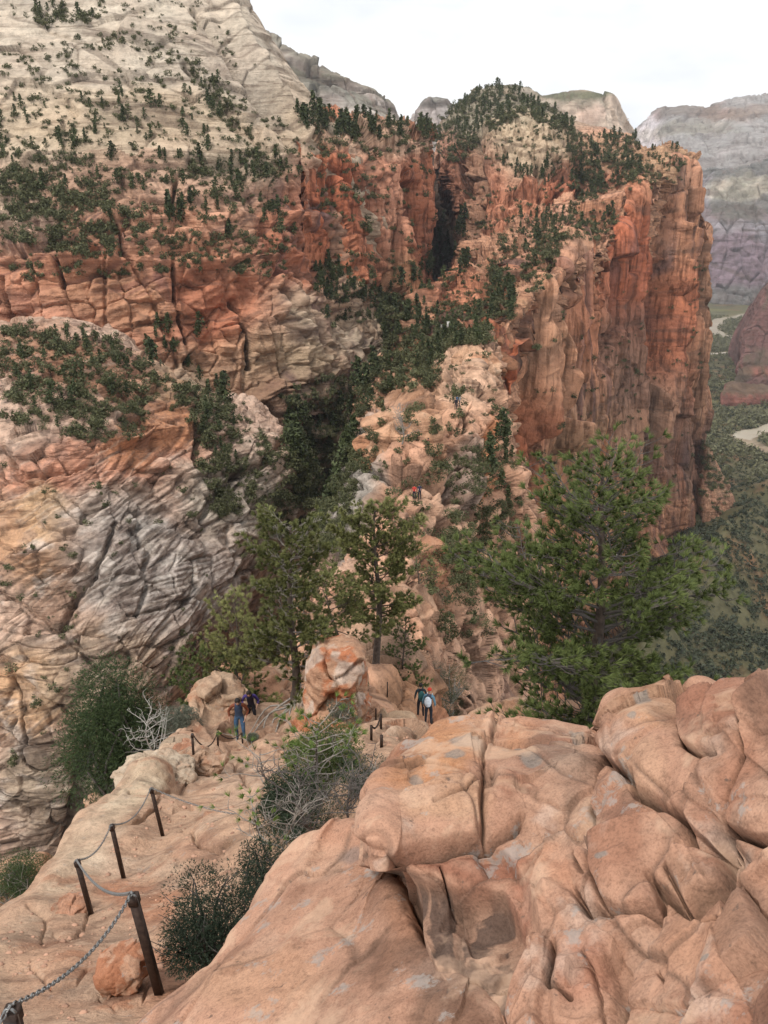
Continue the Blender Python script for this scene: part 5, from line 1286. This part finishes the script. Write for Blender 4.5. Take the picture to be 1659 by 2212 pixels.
def bushy(name, base, w, h, label, seed, leaf, lf=.05, n=6000, cat='shrub', stems=14, barkm=BARK_D, lobes=14, squash=1.0, group=None, twig=0, blade=2.2):
    """a dense bush: forked stems and thousands of small sprays gathered in lobes"""
    r = np.random.default_rng(seed); base = np.array(base, float)
    root = empty(name, base, label, cat, group)
    mb = MB(); C = []
    cc = rv(r, lobes); cc[:, 2] = np.abs(cc[:, 2]); cc = cc*np.array([w*.34, w*.34, h*.52])*(.45+.6*r.random(lobes))[:, None]+np.array([0, 0, h*.28])
    rad = (.12+.13*r.random(lobes))*min(w, h)*1.25
    for k in range(max(stems, lobes)):
        e = cc[k % lobes]+rv(r, 1)[0]*rad[k % lobes]*.5; q = np.linspace(0, 1, 7)
        pts = e*q[:, None]+rv(r, 1)[0]*(.12*h*np.sin(q*3.1))[:, None]; mb.tube(pts, (.016*h+.004)*(1-.75*q), 5)
        for j in range(twig):
            f = .4+.6*r.random(); c = pts[int(f*6)]; d = rv(r, 1)[0]; d[2] = abs(d[2])*.8; l = (.16+.22*r.random())*h
            p2 = c+d*(l*q)[:, None]+rv(r, 1)[0]*(l*.13*np.sin(q*4))[:, None]; mb.tube(p2, (.004*h+.0025)*(1-.6*q), 4)
    mb.build('stems', barkm, root)
    if n:
        j = r.integers(0, lobes, n); u = rv(r, n); C = cc[j]+u*(rad[j]*(.5+.55*r.random(n)**.5))[:, None]; C[:, 2] = np.maximum(C[:, 2], .02*h)
        V, Fc = tufts(r, C, u, 3, lf*blade, lf*.42, .8)
        mesh_np('crown', V, Fc, leaf, smooth=False, parent=root)
    return root
bushy('juniper', at(272,1735,24), 4.2, 6.3, 'tall dense round green juniper rising beyond the left brink of the slab', 21, LM_JUN, .06, 21000, 'juniper', 26, lobes=46)
bushy('juniper', at(465,2085,4.75), .95, .86, 'dark green juniper bush growing beside the nearest chain post', 22, LM_JUND, .013, 9000, 'juniper', 24, lobes=24, twig=5)
bushy('juniper', at(585,1960,5.4), .7, .8, 'dark juniper sprig squeezed against the left side of the salmon boulder', 23, LM_JUND, .014, 3500, 'juniper', 16, lobes=12, twig=5)
bushy('grey_shrub', at(392,1585,23.5), 1.5, 1.25, 'pale grey green shrub between the tall juniper and the ledge', 24, LM_GREY, .03, 6000, 'shrub', 16, BARK_G, 16, twig=3)
bushy('grey_shrub', at(45,1965,12.2), 1.6, 1.35, 'grey green bush beyond the left brink at the lower left edge', 25, LM_JUN, .02, 9000, 'shrub', 18, BARK_G, 20, twig=6)
bushy('grey_shrub', at(190,1850,14.5), 1.1, .8, 'sparse grey twiggy bush half hidden below the left brink', 26, LM_GREY, .02, 1500, 'shrub', 16, DEAD, 12, twig=8)
bushy('oak_shrub', at(700,1700,11), 1.6, 1.2, 'leafy green shrub in the middle of the thicket beside the slab', 27, LM_PINE, .024, 9000, 'shrub', 18, BARK_G, 18, twig=4)
bushy('oak_shrub', at(640,1800,9.2), 1.2, .95, 'dark leafy shrub at the near left end of the thicket', 28, LM_JUND, .022, 10000, 'shrub', 18, BARK_G, 16, twig=6)
bushy('oak_shrub', at(790,1740,9.5), .9, .9, 'thin shrub of the thicket against the salmon boulder', 29, LM_JUND, .018, 2500, 'shrub', 18, BARK_G, 14, twig=9)
for i, (x, y, Y, w, h, lab, lf, sd) in enumerate([(905,1590,35,2.2,1.3,'grey green shrub just left of the two trail hikers',LM_GREY,1),(958,1575,39,3.0,2.6,'large grey green shrub right of the two trail hikers',LM_JUN,2),(975,1520,44,3.2,3.0,'tall green shrub above and right of the two trail hikers',LM_JUN,3),
    (820,1560,30,1.4,.9,'low grey shrub beside the rocks under the tall pine',LM_GREY,4),(770,1480,31,1.1,.8,'small green bush on the striped rock knob',LM_JUN,5),(855,1525,34,1.6,1.0,'dark shrub at the foot of the slim pine',LM_JUN,6),(905,1615,30,1.2,.6,'low dark bush on the pale rocks right of the far posts',LM_JUN,7),
    (790,1625,22,1.3,.9,'grey shrub between the thicket and the striped rock knob',LM_GREY,8),(735,1560,20,1.2,.7,'dry grey shrub behind the thicket',LM_GREY,9),(545,1604,23,.5,.35,'tiny grey shrub at the feet of the man in jeans',LM_GREY,10),(935,1480,48,2.4,2.2,'grey shrub on the slope left of the right flank cliff',LM_GREY,11)]):
    bushy('shrub', at(x,y,Y), w, h, lab, 60+sd, lf, .035 if Y > 25 else .025, 2600, 'shrub', 12, BARK_G, 14, twig=2)
# bare silver snags
def snag(base, h, label, seed, n=11, mat=DEAD, rad=.04, cat='dead tree', spread=.6, name='dead_tree', sub=6):
    r = np.random.default_rng(seed); root = empty(name, base, label, cat)
    t = np.linspace(0, 1, 9); tr = np.stack([.12*h*np.sin(t*3+seed), .08*h*np.cos(t*4), h*t], 1); tr -= tr[0]
    mb = MB(); mb.tube(tr, rad*(1-.85*t), 7); mb.build('trunk', mat, root); mb = MB()
    for i in range(n):
        f = .15+.85*(i+r.random())/n; c = np.array([np.interp(f, t, tr[:, k]) for k in range(3)])
        az = r.random()*6.3; L = h*spread*(1.1-.7*f)*(.6+.6*r.random()); q = np.linspace(0, 1, 8)
        d = np.array([cos(az), sin(az), .5+.6*r.random()])
        p = c+d*(L*q*.8)[:, None]+rv(r, 1)[0]*(L*.2*np.sin(q*4))[:, None]; mb.tube(p, (rad*.4*(1-.8*q)+.002), 5)
        for j in range(sub):
            k = 2+j % 6; d2 = rv(r, 1)[0]; d2[2] = abs(d2[2]); l = L*(.2+.25*r.random())
            mb.tube(p[k]+d2*(l*q)[:, None]+rv(r, 1)[0]*(l*.15*np.sin(q*5))[:, None], rad*.16*(1-.7*q)+.0015, 4)
    mb.build('limbs', mat, root); return root
snag(at(350,1655,20.5), 2.0, 'bare silvery dead tree standing between the juniper and the far chain post', 3, 16, rad=.035, sub=8)
snag(at(140,1905,11.5), .9, 'small bleached snag leaning over the left brink', 5, 9, rad=.02)
s_ = seat(868, 955); s_ = at(868,955,115) if s_ is None else s_
snag(s_, 5, 'large bare dead tree on the knife ridge below the hikers', 7, 18, BARK_G, rad=.11, spread=.5, sub=9)
snag(at(690,1830,8.2), 1.25, 'grey leafless shrub tangled in the thicket beside the salmon boulder', 9, 17, BARK_D, .020, 'dead shrub', .8, 'dead_shrub', 9)
snag(at(760,1790,8.4), 1.0, 'leafless twiggy shrub leaning on the left end of the salmon boulder', 10, 15, BARK_D, .018, 'dead shrub', .8, 'dead_shrub', 9)
snag(at(610,1850,8.0), .9, 'leafless brown shrub at the near end of the thicket', 11, 14, BARK_G, .016, 'dead shrub', .85, 'dead_shrub', 9)
# young pines with bright tufts in the thicket
pine('pine_sapling', at(668,1760,9.6), at(690,1560,10.2), lobed(.62, 1.0, lambda h: 1.0-.45*h), 26, 'bright green long needled pine sapling rising out of the thicket', 31, LM_PINE_B, .12, .008, 34, .03, 9, .25, .4, limb_m=BARK_G, tuft_step=.16)
pine('pine_sapling', at(590,1745,9.3), at(560,1625,9.6), lobed(.55, 2.0, lambda h: 1.0-.3*h), 11, 'sparse pine sapling reaching left over the pale slab', 32, LM_PINE_B, .11, .008, 36, .02, 3.5, .2, .7, limb_m=BARK_G, tuft_step=.4)
pine('pine_sapling', at(575,1850,7.6), at(545,1745,7.9), lobed(.34, 3.0, lambda h: 1.0-.3*h), 8, 'little bright pine seedling at the near left edge of the thicket', 33, LM_PINE_B, .09, .007, 34, .014, 4, .2, .6, limb_m=BARK_G, tuft_step=.3)
# ================================================================ POSTS AND CHAINS
IRON = simple_mat('rusted_iron', (.055,.036,.028), .6, .55, .4, 30, .001)
STEEL = simple_mat('galvanised_chain', (.24,.235,.225), .42, .8, .3, 60)
def box_mesh(mb, p0, p1, w, d=None, bev=.18):
    """square bar from p0 to p1 with bevelled corners"""
    d = d or w; p0 = np.array(p0, float); p1 = np.array(p1, float); ax = p1-p0; L = np.linalg.norm(ax); ax /= L
    a = np.cross(ax, [0, 1, 0]); a /= np.linalg.norm(a); b = np.cross(ax, a)
    c = bev; prof = [(-1+c,-1),(1-c,-1),(1,-1+c),(1,1-c),(1-c,1),(-1+c,1),(-1,1-c),(-1,-1+c)]
    R = np.array([[a*x*w/2+b*y*d/2 for x, y in prof]])[0]
    V = np.concatenate([p0+R*.85, p0+R, p1+R, p1+R*.85, [p1], [p0]])
    V[0:8] -= 0
    F = list(grid_faces(4, 8, True)); mb.add(V[:32], np.array(F))
    k = 8; top = V[24:32]; mb.add(np.concatenate([top, [p1]]), np.array([[i, (i+1) % 8, 8, 8] for i in range(8)]))

def post(pb, pt, label, w=.05, loop=True, group=None):
    pb = np.array(pb, float); pt = np.array(pt, float); h = pt-pb
    root = empty('chain_post', pb, label, 'post', group)
    mb = MB(); box_mesh(mb, -h*.12, h*.97, w); mb.build('shaft', IRON, root, smooth=False)
    if loop:
        q = np.linspace(0, pi, 9); ax = h/np.linalg.norm(h)
        pts = np.stack([np.cos(q)*w*.55, -np.full(9, w*.3), np.sin(q)*w*.9], 1)+h*.965-np.array([0, 0, w*.3])
        pts = np.concatenate([[pts[0]-ax*w*.8], pts, [pts[-1]-ax*w*.8]])
        mb = MB(); mb.tube(pts, w*.13, 6); mb.build('chain_loop', STEEL, root)
        mb = MB(); box_mesh(mb, h*.90, h*.975, w*1.25); mb.build('bracket', IRON, root, smooth=False)
    return root, pt
def link_data(L=.046, W=.030, r=.0048, seg=12, sd=5):
    q = np.arange(seg)/seg*2*pi; c = np.stack([np.sign(np.cos(q))*np.abs(np.cos(q))**.8*(L/2-r), np.sin(q)*(W/2-r), 0*q], 1)
    t = np.roll(c, -1, 0)-np.roll(c, 1, 0); t /= np.linalg.norm(t, axis=1)[:, None]; n = np.cross(t, [0, 0, 1])
    a = np.arange(sd)/sd*2*pi
    V = c[:, None]+r*(n[:, None]*np.cos(a)[None, :, None]+np.array([0, 0, 1.])*np.sin(a)[None, :, None])
    i = np.arange(seg)[:, None]; j = np.arange(sd)[None]; F = np.stack([i*sd+j, i*sd+(j+1) % sd, ((i+1) % seg)*sd+(j+1) % sd, ((i+1) % seg)*sd+j], -1).reshape(-1, 4)
    return V.reshape(-1, 3), F
LV, LF = link_data()
def chain(p0, p1, sag, label, sc=1.0, mat=None, side=(0, 0, 0)):
    p0 = np.array(p0, float); p1 = np.array(p1, float); t = np.linspace(0, 1, 300)
    P = p0+(p1-p0)*t[:, None]+(np.array([0, 0, -sag])+np.array(side))*(4*t*(1-t))[:, None]
    s = np.concatenate([[0], np.cumsum(np.linalg.norm(np.diff(P, axis=0), axis=1))]); st = .035*sc; n = int(s[-1]/st)
    mb = MB()
    for i in range(n):
        u = (i+.5)*st; c = np.array([np.interp(u, s, P[:, k]) for k in range(3)]); e = np.array([np.interp(u+.01, s, P[:, k]) for k in range(3)])
        ax = e-c; ax /= np.linalg.norm(ax)+1e-9; b = np.cross(ax, [0, 1, .3]); b /= np.linalg.norm(b); d = np.cross(ax, b)
        if i % 2: b, d = d, -b
        mb.add(c+(LV*sc)@np.stack([ax, b, d]), LF)
    o = mb.build('chain', mat or STEEL); o['label'] = label; o['category'] = 'chain'; return o
def up(px, py, Y, px2, py2): return at(px, py, Y), at(px2, py2, Y)
_, A = post(*up(345,2150,4.4,285,1928), 'nearest full chain post, dark iron, standing beside the juniper bush', .056)
_, B = post(*up(199,1982,7.7,165,1857), 'dark iron chain post nearest the left brink of the slab', .05)
_, C1 = post(*up(268,1900,9.1,240,1780), 'third dark iron chain post from the bottom, between two short sagging chains', .05)
_, D1 = post(*up(352,1807,10.9,326,1701), 'dark iron chain post at the top of the rise where the chain turns right', .05)
_, E1 = post(*up(420,1664,16.2,415,1584), 'lone dark iron chain post in front of the grey shrub', .05)
_, F1 = post(*up(471,1612,19.3,470,1581), 'short iron post between the lone post and the man in jeans', .05)
_, G1 = post(*up(524,1603,22.6,522,1583), 'short iron post at the feet of the man in jeans', .05)
_, H1 = post(*up(519,1522,27.5,518,1462), 'thin iron post sticking up behind the two men', .05)
Z0 = at(22,2172,2.75); _, Z0 = post(Z0-np.array([-.03,0,.95]), Z0, 'iron chain post cut off by the lower left corner of the picture', .056)
chain(Z0, A, .14, 'long thick chain running from the lower left corner up to the nearest full post')
chain(A, B, .18, 'first sagging chain between the nearest full post and the post by the brink', .95)
chain(B, C1, .16, 'short chain rising from the brink post to the third post')
chain(C1, D1, .22, 'short chain hanging between the third post and the post where the line turns')
chain(D1, at(566,1764,10.5), .12, 'long chain sagging right from the turning post into the thicket', 1.1)
chain(at(700,2420,1.8)*0+Z0, at(-60,2260,2.5), .03, 'short end of chain leaving the picture at the lower left corner')
chain(E1, F1, .42, 'slack chain from the lone post to the short post', 1.5, IRON)
chain(F1, G1, .22, 'chain between the short post and the feet of the man in jeans', 1.5, IRON)
far = [(825,1657,45,'iron trail post nearest the thicket below the striped knob'),(820,1614,25,'short iron trail post just above the nearest trail post'),(801,1597,31,'iron trail post leaning against the side of the striped knob'),(821,1571,31,'iron trail post right of the striped knob, halfway up the trail'),
       (812,1553,24,'small iron trail post at the bend under the tall pine'),(835,1500,31,'iron trail post right of the foot of the tall pine'),(934,1571,19,'iron trail post beside the two trail hikers'),(938,1586,16,'last short iron trail post below the two trail hikers'),(917,1524,16,'iron trail post behind the heads of the two trail hikers')]
tops = []
for x, y, h, lab in far:
    s = seat(x, y)
    if s is None or s[1] < 12: s = at(x, y, 27)
    hh = h/F_*np.linalg.norm(s)/cos(radians(32)); _, t = post(s, s+np.array([0, 0, hh]), lab, .055, False); tops.append(t)
for i in (0, 2): chain(tops[i], tops[i+1], .2, ['thin chain between the two nearest trail posts', 'thin chain right of the striped knob'][i//2], 1.6, IRON)

# ================================================================ PEOPLE
SKIN = simple_mat('skin', (.46,.26,.18), .6, 0, .08, 8)
HAIR = simple_mat('dark_hair', (.018,.013,.011), .7, 0, .3, 40)
def cloth(n, c): return simple_mat(n, c, .9, 0, .22, 9, .006)
def person(p, rz, H, label, top, sleeve, legs, shoe, pose, seed=0, hat=None, pack=None, fine=True, headtilt=.0):
    """one continuous skinned body: joints in metres for a 1.75 m figure, x right, y forward"""
    root_xyz = np.array(p, float)
    J, E, Rr, reg = [], [], [], []
    def j(xyz, r, g, par=None):
        J.append(xyz); Rr.append(r if isinstance(r, tuple) else (r, r)); reg.append(g)
        if par is not None: E.append((par, len(J)-1))
        return len(J)-1
    lean = pose.get('lean', .05)
    def L(z): return lean*max(0, z-.95)
    pel = j((0, 0, .96), (.165, .115), 'legs')
    wai = j((0, L(1.12), 1.12), (.15, .105), 'top', pel); ch = j((0, L(1.32), 1.32), (.185, .125), 'top', wai)
    ut = j((0, L(1.44), 1.44), (.13, .095), 'top', ch); nk = j((0, L(1.5)+.01, 1.51), (.058, .058), 'skin', ut)
    hy = L(1.6)+.03+headtilt*.08
    h0 = j((0, hy, 1.585), (.072, .085), 'skin', nk); h1 = j((0, hy+headtilt*.05, 1.66), (.080, .098), 'skin', h0); h2 = j((0, hy+headtilt*.08-.01, 1.725), (.062, .075), 'skin', h1)
    for s, side in ((-1, 'l'), (1, 'r')):
        sh = j((s*.185, L(1.42), 1.42), (.066, .066), 'sleeve', ut)
        e = pose.get('elbow_'+side, (s*.27, .02, 1.15)); w = pose.get('wrist_'+side, (s*.27, .10, .92))
        el = j(e, (.047, .047), 'sleeve', sh); mid = j(tuple((np.array(e)+np.array(w))/2), (.042, .040), 'sleeve', el)
        wr = j(w, (.030, .026), 'skin', mid)
        d = np.array(w)-np.array(e); d = d/np.linalg.norm(d); pc = np.array(w)+d*.055
        pa = j(tuple(pc), (.040, .022), 'skin', wr)
        if fine:
            fw = np.array([0, 1., .2]); fw -= d*(fw@d); fw /= np.linalg.norm(fw)
            for k, ln in enumerate((.068, .078, .072, .056)):
                q = pc+d*.035+fw*((k-1.5)*-.021); a = j(tuple(q), .011, 'skin', pa); b = j(tuple(q+d*ln*.55), .0095, 'skin', a); j(tuple(q+d*ln*.9+np.array([-s*.02, 0, 0])), .0085, 'skin', b)
            q = pc-d*.02+fw*.035; a = j(tuple(q), .012, 'skin', pa); j(tuple(q+d*.035+fw*.022), .0095, 'skin', a)
        hp = j((s*.095, 0, .90), (.092, .095), 'legs', pel); kn = pose.get('knee_'+side, (s*.115, .03, .50)); an = pose.get('ankle_'+side, (s*.125, 0, .09))
        th = j(tuple(np.array((s*.1, 0, .9))*.5+np.array(kn)*.5), (.080, .082), 'legs', hp)
        k_ = j(kn, (.060, .062), 'legs', th); cf = j(tuple(np.array(kn)*.6+np.array(an)*.4+np.array((0, -.02, 0))), (.057, .058), 'legs', k_)
        a_ = j(an, (.044, .048), 'legs', cf); f1 = j(tuple(np.array(an)+np.array((s*.01, .05, -.045))), (.045, .036), 'shoe', a_)
        j(tuple(np.array(an)+np.array((s*.02, .16, -.058))), (.042, .028), 'shoe', f1)
    k = H/1.75
    me = bpy.data.meshes.new('person'); me.from_pydata([tuple(np.array(x)*k) for x in J], E, [])
    o = bpy.data.objects.new('person', me); COL.objects.link(o)
    md = o.modifiers.new('skin', 'SKIN'); md.use_smooth_shade = True; md.branch_smoothing = .6
    for v, r in zip(me.skin_vertices[0].data, Rr): v.radius = (r[0]*k, r[1]*k)
    me.skin_vertices[0].data[0].use_root = True
    sb = o.modifiers.new('sub', 'SUBSURF'); sb.levels = sb.render_levels = 2
    dg = bpy.context.evaluated_depsgraph_get(); nm = bpy.data.meshes.new_from_object(o.evaluated_get(dg)); o.modifiers.clear(); o.data = nm
    nm.materials.clear()
    mats = {'top': cloth('shirt', top), 'sleeve': cloth('sleeve', sleeve), 'legs': cloth('trousers', legs), 'shoe': cloth('boots', shoe), 'skin': SKIN}
    keys = list(mats); [nm.materials.append(mats[q]) for q in keys]
    Jn = np.array(J)*k; co_ = np.empty(len(nm.vertices)*3); nm.vertices.foreach_get('co', co_); co_ = co_.reshape(-1, 3)
    if len(co_):
        # nearest bone decides the cloth
        best = np.full(len(co_), 9.); g = np.zeros(len(co_), int)
        for a, b in E:
            A_, B_ = Jn[a], Jn[b]; ab = B_-A_; t = np.clip(((co_-A_)@ab)/(ab@ab+1e-9), 0, 1); dd = np.linalg.norm(co_-A_-t[:, None]*ab, axis=1)/((Rr[a][0]+Rr[b][0])/2*k)
            rg = np.where(t < .5, keys.index(reg[a]), keys.index(reg[b])); m = dd < best; best = np.where(m, dd, best); g = np.where(m, rg, g)
        for pl in nm.polygons: pl.material_index = int(g[pl.vertices[0]]); pl.use_smooth = True
    o.location = p; o.rotation_euler = (0, 0, rz); tag(o, label, 'person')
    hc = np.array((0, hy+headtilt*.05, 1.66))*k
    def blob(name, c, sx, sy, sz, mat, parent=o, cut=None, n=20):
        u = np.linspace(0, 2*pi, n, endpoint=False); v = np.linspace(-pi/2, pi/2, n//2); U, V_ = np.meshgrid(u, v)
        Pp = np.stack([np.cos(V_)*np.cos(U)*sx, np.cos(V_)*np.sin(U)*sy, np.sin(V_)*sz], -1).reshape(-1, 3)
        if cut is not None: Pp[:, 2] = np.maximum(Pp[:, 2], cut)
        return mesh_np(name, Pp+c, grid_faces(n//2, n, True), mat, parent=parent)
    if fine:
        blob('nose', hc+np.array((0, .10, -.01))*k, .013*k, .02*k, .02*k, SKIN)
        for s in (-1, 1):
            blob('ear', hc+np.array((s*.082, 0, -.005))*k, .012*k, .02*k, .03*k, SKIN)
            blob('eye', hc+np.array((s*.032, .088, .012))*k, .011*k, .01*k, .008*k, HAIR)
        blob('mouth', hc+np.array((0, .088, -.048))*k, .022*k, .008*k, .006*k, cloth('lips', (.30,.12,.10)))
    if hat: blob('hat', hc+np.array((0, -.005, .035))*k, .098*k, .112*k, .10*k, hat, cut=-.01*k)
    else: blob('hair', hc+np.array((0, -.028, .028))*k, .096*k, .105*k, .098*k, HAIR)
    if pack:
        pk = blob('backpack', np.array((0, -.21+L(1.3), 1.24))*k, .16*k, .12*k, .26*k, cloth('pack', pack))
        for s in (-1, 1):
            q = np.linspace(-.2, pi*.95, 12); pts = np.stack([np.full(12, s*.11), L(1.3)+np.cos(q+1.2)*-.17+.0, 1.28+np.sin(q)*.20], 1)*k
            mb = MB(); mb.tube(pts, .018*k, 5); st = mb.build('strap', cloth('strap', pack), pk)
    return o
mp_ = at(520,1600,23.8)
person(mp_, pi+.12, 1.78, 'man in blue jeans and navy top with rust sleeves, looking down at the chain', (.045,.065,.11), (.20,.062,.030), (.065,.13,.23), (.03,.03,.035),
       {'elbow_l': (-.31, .02, 1.17), 'wrist_l': (-.22, .14, .98), 'elbow_r': (.33, -.02, 1.18), 'wrist_r': (.30, .10, .95), 'lean': .12, 'ankle_l': (-.14,.10,.09), 'knee_l': (-.12,.10,.50), 'ankle_r': (.10,-.08,.09)}, 1, headtilt=1.1)
person(at(545,1568,26.2), pi+.05, 1.72, 'person with black hair and dark purple jacket, bent forward behind the man in jeans', (.025,.02,.035), (.07,.045,.19), (.02,.02,.025), (.02,.02,.02),
       {'elbow_l': (-.30,.10,1.18), 'wrist_l': (-.26,.30,1.08), 'elbow_r': (.30,.08,1.17), 'wrist_r': (.24,.28,1.02), 'lean': .35}, 2, headtilt=1.3)
s_ = seat(927,1563); print('trail', s_); s_ = at(927,1563,40.5) if s_ is None or not 22 < s_[1] < 60 else s_
person(s_, -.3, 1.75, 'hiker in a red hat with a pale pack on the brown trail', (.05,.06,.09), (.10,.20,.26), (.02,.022,.03), (.02,.02,.02), {'lean': .15}, 3, hat=cloth('red_hat', (.45,.05,.03)), pack=(.55,.60,.66))
person(s_+np.array([-.32,.5,.05]), .1, 1.66, 'hiker in black close to the left of the red hatted hiker', (.02,.02,.025), (.02,.03,.035), (.015,.015,.02), (.02,.02,.02), {'lean': .12}, 4, pack=(.03,.10,.10))
for i, (x, y, lab, c1, c2, hgt) in enumerate([(982,884,'leftmost tiny hiker, in black, on the pale ledge of the knife ridge',(.02,.02,.03),(.02,.02,.03),1.75),(989,876,'tiny hiker in a blue top behind the others on the ridge ledge',(.06,.13,.24),(.02,.03,.05),1.75),
    (994,877,'tiny hiker in a grey top at the right end of the ridge ledge',(.28,.30,.33),(.03,.04,.06),1.7),(924,972,'tiny climber in a dark red jacket low on the near ridge face',(.22,.02,.03),(.03,.02,.03),1.7),
    (894,1077,'tiny hiker in a bright red jacket on the near ridge',(.50,.05,.04),(.03,.03,.04),1.7),(905,1077,'tiny hiker in dark clothes right of the red jacketed hiker',(.03,.035,.07),(.02,.02,.03),1.75)]):
    g = seat(x, y)
    if g is None: continue
    person(g, pi+i*.7, hgt*1.05, lab, c1, c1, c2, (.02,.02,.02), {'lean': .1}, 10+i, fine=False)

# ================================================================ SMALL WHITE BUILDINGS AT THE LOOKOUT
WHITE_P = simple_mat('white_painted_board', (.75,.72,.66), .7, 0, .06, 3)
GREY_P = simple_mat('grey_door_paint', (.22,.21,.19), .7, 0, .1, 3)
def bxm(mb, c, s):
    x, y, z = np.array(c); a, b, h = np.array(s)/2
    V = [(x+i*a, y+j_*b, z+k*h) for i in (-1, 1) for j_ in (-1, 1) for k in (-1, 1)]
    mb.add(V, [(0,1,3,2),(4,6,7,5),(0,4,5,1),(2,3,7,6),(0,2,6,4),(1,5,7,3)])
for x, y, lab in ((956,705,'small white toilet hut at the lookout, the wider left one'), (967,705,'small white toilet hut at the lookout, half behind trees on the right')):
    g = seat(x, y)
    if g is None: continue
    r_ = empty('toilet_hut', g, lab, 'hut'); r_.scale = (.8,.8,.8); mb = MB(); bxm(mb, (0,0,1.3), (2.0,2.0,2.6)); mb.build('wall', WHITE_P, r_, False)
    mb = MB(); bxm(mb, (0,0,2.68), (2.3,2.3,.16)); mb.build('roof', WHITE_P, r_, False)
    mb = MB(); bxm(mb, (.2,-1.02,1.0), (.8,.04,1.95)); mb.build('door', GREY_P, r_, False)
    mb = MB(); mb.tube([(.7,.6,2.7),(.7,.6,3.7)], .12, 8); mb.build('vent_pipe', WHITE_P, r_)
g = seat(928, 705)
if g is not None:
    r_ = empty('trail_sign', g, 'thin white trail sign left of the white huts at the lookout', 'sign'); mb = MB(); bxm(mb, (0,0,1.1), (.2,.2,2.2)); mb.build('post', WHITE_P, r_, False)
    mb = MB(); bxm(mb, (.5,-.12,.5), (1.6,.05,.7)); mb.build('panel', WHITE_P, r_, False)
HAZE = 5e-5; EXPO = .74
# ================================================================ CAMERA, LIGHT, AIR
cam = bpy.data.cameras.new('camera'); co = bpy.data.objects.new('camera', cam); COL.objects.link(co)
co.rotation_euler = (radians(90)-PITCH, 0, 0)
cam.sensor_fit = 'VERTICAL'; cam.sensor_height = 24; cam.lens = 24*F_/H_
cam.clip_start = .05; cam.clip_end = 30000
SC.camera = co
SUN_EL, SUN_AZ = 56, -140     # direction the light comes from: azimuth from +Y towards +X
w = bpy.data.worlds.new('World'); SC.world = w; w.use_nodes = True
nt = w.node_tree; bg = nt.nodes['Background']
sky = nt.nodes.new('ShaderNodeTexSky'); sky.sky_type = 'NISHITA'; sky.sun_disc = False
sky.sun_elevation = radians(SUN_EL); sky.sun_rotation = radians(SUN_AZ); sky.dust_density = 2.5
tc = nt.nodes.new('ShaderNodeTexCoord').outputs['Generated']
sep = nt.nodes.new('ShaderNodeSeparateXYZ'); nt.links.new(tc, sep.inputs[0])
mp = mapping(nt, tc, (1.6, 1.6, 4.5))
n = nz(nt, mp, 1.15, 6, .5, .3)
cl = ramp(nt, n, [(.36, (0,0,0)), (.46, (1,1,1))])
cl = mth(nt, 'MAXIMUM', cl, mth(nt, 'LESS_THAN', sep.outputs['Z'], .05))
cl = mth(nt, 'MAXIMUM', cl, .45)
n2 = nz(nt, mp, 2.3, 5, .5)
cc = ramp(nt, n2, [(.3, (6.6,7.2,8.2)), (.56, (10.5,10.5,10.4))])
mx = mixrgb(nt, 'MIX', cl, sky.outputs[0], cc)
nt.links.new(mx, bg.inputs['Color']); bg.inputs['Strength'].default_value = .072
sl = bpy.data.lights.new('sun', 'SUN'); so = bpy.data.objects.new('sun', sl); COL.objects.link(so)
sl.energy = 1.5; sl.angle = radians(11); sl.color = (1, .97, .93)
az, el = radians(SUN_AZ), radians(SUN_EL)
so.rotation_euler = Vector((sin(az)*cos(el), cos(az)*cos(el), sin(el))).to_track_quat('Z', 'Y').to_euler()
if HAZE:
    bx0, bx1, by0, by1, bz0, bz1 = -3000, 6000, -400, 7600, -520, 1100
    V = [(x,y,z) for x in (bx0,bx1) for y in (by0,by1) for z in (bz0,bz1)]
    m = bpy.data.materials.new('haze'); m.use_nodes = True; m.node_tree.nodes.clear()
    out = m.node_tree.nodes.new('ShaderNodeOutputMaterial'); pv = m.node_tree.nodes.new('ShaderNodeVolumePrincipled')
    pv.inputs['Color'].default_value = (.93,.95,1,1); pv.inputs['Density'].default_value = HAZE; pv.inputs['Anisotropy'].default_value = .2
    m.node_tree.links.new(pv.outputs[0], out.inputs['Volume'])
    o = mesh_np('haze', V, [(0,1,3,2),(4,6,7,5),(0,4,5,1),(2,3,7,6),(0,2,6,4),(1,5,7,3)], m, smooth=False)
    o['kind'] = 'stuff'
SC.view_settings.view_transform = 'Standard'; SC.view_settings.look = 'None'; SC.view_settings.gamma = 1
SC.view_settings.exposure = EXPO
SC.cycles.use_denoising = True
SC.cycles.max_bounces = 5; SC.cycles.diffuse_bounces = 1; SC.cycles.glossy_bounces = 2; SC.cycles.transmission_bounces = 2; SC.cycles.volume_bounces = 0; SC.cycles.transparent_max_bounces = 6
SC.cycles.caustics_reflective = False; SC.cycles.caustics_refractive = False
